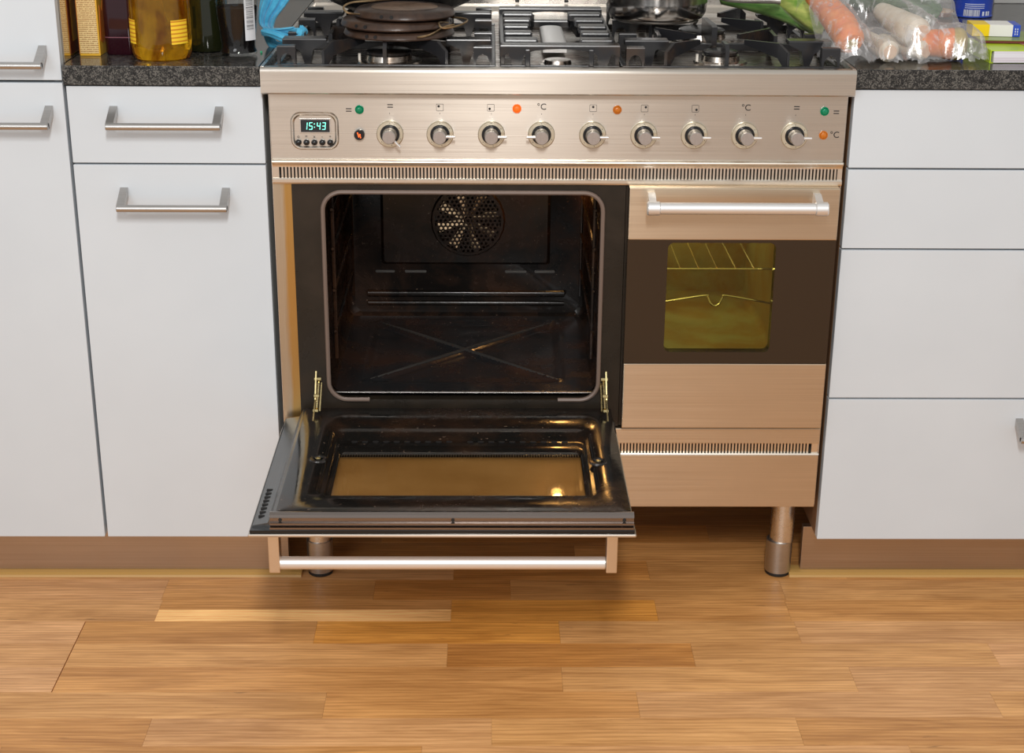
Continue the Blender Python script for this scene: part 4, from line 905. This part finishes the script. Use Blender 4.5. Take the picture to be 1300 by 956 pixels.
# leek leaves reaching over the hob
t = thing('leek', 'green leek leaves reaching from behind the bag over the hob', 'leek', (.44, .17, .905))
M['leek'] = vegmat('leek_leaf', (.06, .17, .035), (.22, .36, .10), .4, (8, 8, 60)); M['leek_light'] = vegmat('leek_leaf_light', (.16, .34, .04), (.62, .66, .18), .4, (10, 10, 40)); M['leek_dull'] = vegmat('leek_leaf_dull', (.08, .14, .05), (.22, .26, .12), .5, (10, 10, 60))
for pth, w0, mm in (([(.300, .40, .948), (.340, .36, .945), (.385, .31, .934), (.430, .24, .915)], .017, 'leek'), ([(.322, .40, .958), (.360, .36, .952), (.400, .29, .935), (.440, .21, .912)], .017, 'leek_dull'), ([(.360, .37, .972), (.385, .32, .965), (.412, .26, .945), (.440, .18, .918)], .024, 'leek_light'), ([(.375, .36, .985), (.405, .31, .978), (.430, .26, .955), (.448, .20, .925)], .022, 'leek')):
    P = smoothpath(pth, 6); L = []
    for i, q in enumerate(P):
        u = i/(len(P)-1); d = (P[min(i+1, len(P)-1)]-P[max(i-1, 0)]).normalized(); s = Vector((.35, -.35, .85)); s = (s-d*s.dot(d)).normalized(); nrm = d.cross(s)
        w_ = w0*(.55+.45*math.sin(PI*min(1, u*.8+.25))); L.append([q+s*w_*v+nrm*(.006*(1-(v)**2)) for v in (-1, -.6, -.2, .2, .6, 1)])
    b = B(); loft(b, L, closed=False); o = obj('leaf', b, M[mm], t, smooth=True); md = o.modifiers.new('thickness', 'SOLIDIFY'); md.thickness = .0014

# book, folder, carton, tin, honey jar
M['lime'] = simple('lime_cover', (.50, .68, .02), .3); m, nt, p = mat('page_block'); n = noisetex(nt, coords(nt, (1, 1, 700)), 1, 2); nt.links.new(ramp(nt, n, [(.4, (.62, .50, .56)), (.6, (.85, .82, .84))]), p.inputs['Base Color']); M['pages'] = m
def rotbox(b, c, sx, sy, z0, z1, a, bev=0, dx=0, dy=0):
    vs = [v for v in b.verts]; n0 = len(vs); box(b, dx-sx/2, dx+sx/2, dy-sy/2, dy+sy/2, z0, z1, bev); b.verts.ensure_lookup_table(); nv = b.verts[n0:]
    bmesh.ops.rotate(b, verts=nv, cent=(0, 0, 0), matrix=Matrix.Rotation(a, 3, 'Z')); bmesh.ops.translate(b, vec=(c[0], c[1], 0), verts=nv)
bc = (.775, .125); ba = 0.02
t = thing('book', 'thick lime green paperback lying flat at the right edge', 'book', (bc[0], bc[1], ZW))
b = B(); rotbox(b, bc, .196, .130, ZW+.0009, ZW+.0185, ba, 0, .002, -.0006); obj('pages', b, M['pages'], t)
b = B(); rotbox(b, bc, .200, .128, ZW, ZW+.0008, ba, 0, 0, .001); rotbox(b, bc, .200, .130, ZW+.0186, ZW+.0198, ba); rotbox(b, bc, .0016, .130, ZW, ZW+.0202, ba, 0, -.1008); obj('cover', b, M['lime'], t)
b = B(); loft(b, [XY([(bc[0]+.03+.05*math.cos(a)*1.3, bc[1]-.005+.045*math.sin(a)) for a in [i*PI/12 for i in range(24)]], z) for z in (ZW+.0203, ZW+.0206)], True, True); obj('cover_picture', b, simple('cover_picture', (.55, .30, .20), .35), t)
t = thing('booklet', 'thin dark red and green booklet between the lime book and the small carton', 'booklet', (.79, .19, ZW+.0206))
b = B(); rotbox(b, (.775, .170), .185, .10, ZW+.0208, ZW+.0245, -.08); obj('pages', b, simple('dark_red_cover', (.16, .03, .03), .3), t)
b = B(); rotbox(b, (.775, .170), .187, .102, ZW+.0246, ZW+.0256, -.08); obj('cover', b, simple('green_cover', (.22, .30, .05), .3), t)
t = thing('small_carton', 'small yellow, white and blue carton on top of the books', 'carton', (.73, .20, .9153))
zc = .9153; cc_ = (.714, .185); ca = -.10
for nm, dx, sx, mm in (('yellow_end', -.0235, .027, simple('carton_yellow_end', (.95, .66, .0), .35)), ('white_middle', .0085, .037, simple('carton_white', (.82, .80, .76), .4)), ('blue_end', .0330, .012, simple('carton_blue', (.02, .07, .50), .35))):
    b = B(); rotbox(b, cc_, sx, .05, zc, zc+.0185, ca, .0004, dx); obj(nm, b, mm, t)
b = B()
for k_, z_ in enumerate((.004, .008, .012)): rotbox(b, cc_, .0012, .0006, zc+z_-.0012, zc+z_+.0014, ca, 0, .031, -.0252); rotbox(b, cc_, .0012, .0006, zc+z_-.0012, zc+z_+.0014, ca, 0, .0345, -.0252)
obj('print_marks', b, simple('white_ink', (.8, .8, .82), .5), t)
t = thing('tin', 'blue tin with a barcode standing behind the small carton', 'tin', (.802, .60, ZW))
b = B(); lathe(b, [(.037, 0), (.039, .001), (.039, .003), (.038, .004), (.038, .108), (.039, .110), (.0375, .111), (.0001, .109)], (.802, .60, ZW), 40, cap1=False); obj('body', b, simple('tin_blue', (.02, .06, .42), .3), t, smooth=True)
m, nt, p = mat('tin_barcode'); vv = coords(nt, (1100, .01, .01)); nz = noisetex(nt, vv, 1, 1); nt.links.new(ramp(nt, nz, [(.48, (.75, .76, .8)), (.53, (.03, .05, .25))]), p.inputs['Base Color'])
arc_label(232, 278, .0381, ZW+.0035, ZW+.0155, (.802, .60), m, t, 'barcode')
wi = simple('white_ink_tin', (.75, .78, .85), .5)
for z_ in (.018, .0215, .025): arc_label(235, 290, .0381, ZW+z_, ZW+z_+.001, (.802, .60), wi, t, 'print_line')
for a_ in (285, 296, 304): arc_label(a_, a_+6, .0381, ZW+.004, ZW+.012, (.802, .60), wi, t, 'print_mark')
t = thing('honey_jar', 'glass jar of brown honey left of the blue tin', 'jar', (.736, .585, ZW))
b = B(); lathe(b, [(.028, 0), (.0295, .002), (.030, .008), (.030, .075), (.026, .082), (.026, .09)], (.736, .585, ZW), 36); obj('jar_glass', b, M['thinglass'], t, smooth=True)
b = B(); lathe(b, [(.0270, .002), (.0284, .004), (.0284, .0105), (.0001, .0105)], (.736, .585, ZW), 36, cap1=False); obj('honey', b, simple('brown_honey', (.22, .05, .01), .15), t, smooth=True)
b = B(); lathe(b, [(.0284, .0106), (.0284, .0125), (.0001, .0125)], (.736, .585, ZW), 36, cap1=False); obj('honey_surface', b, simple('amber_honey', (.65, .30, .03), .15), t, smooth=True)
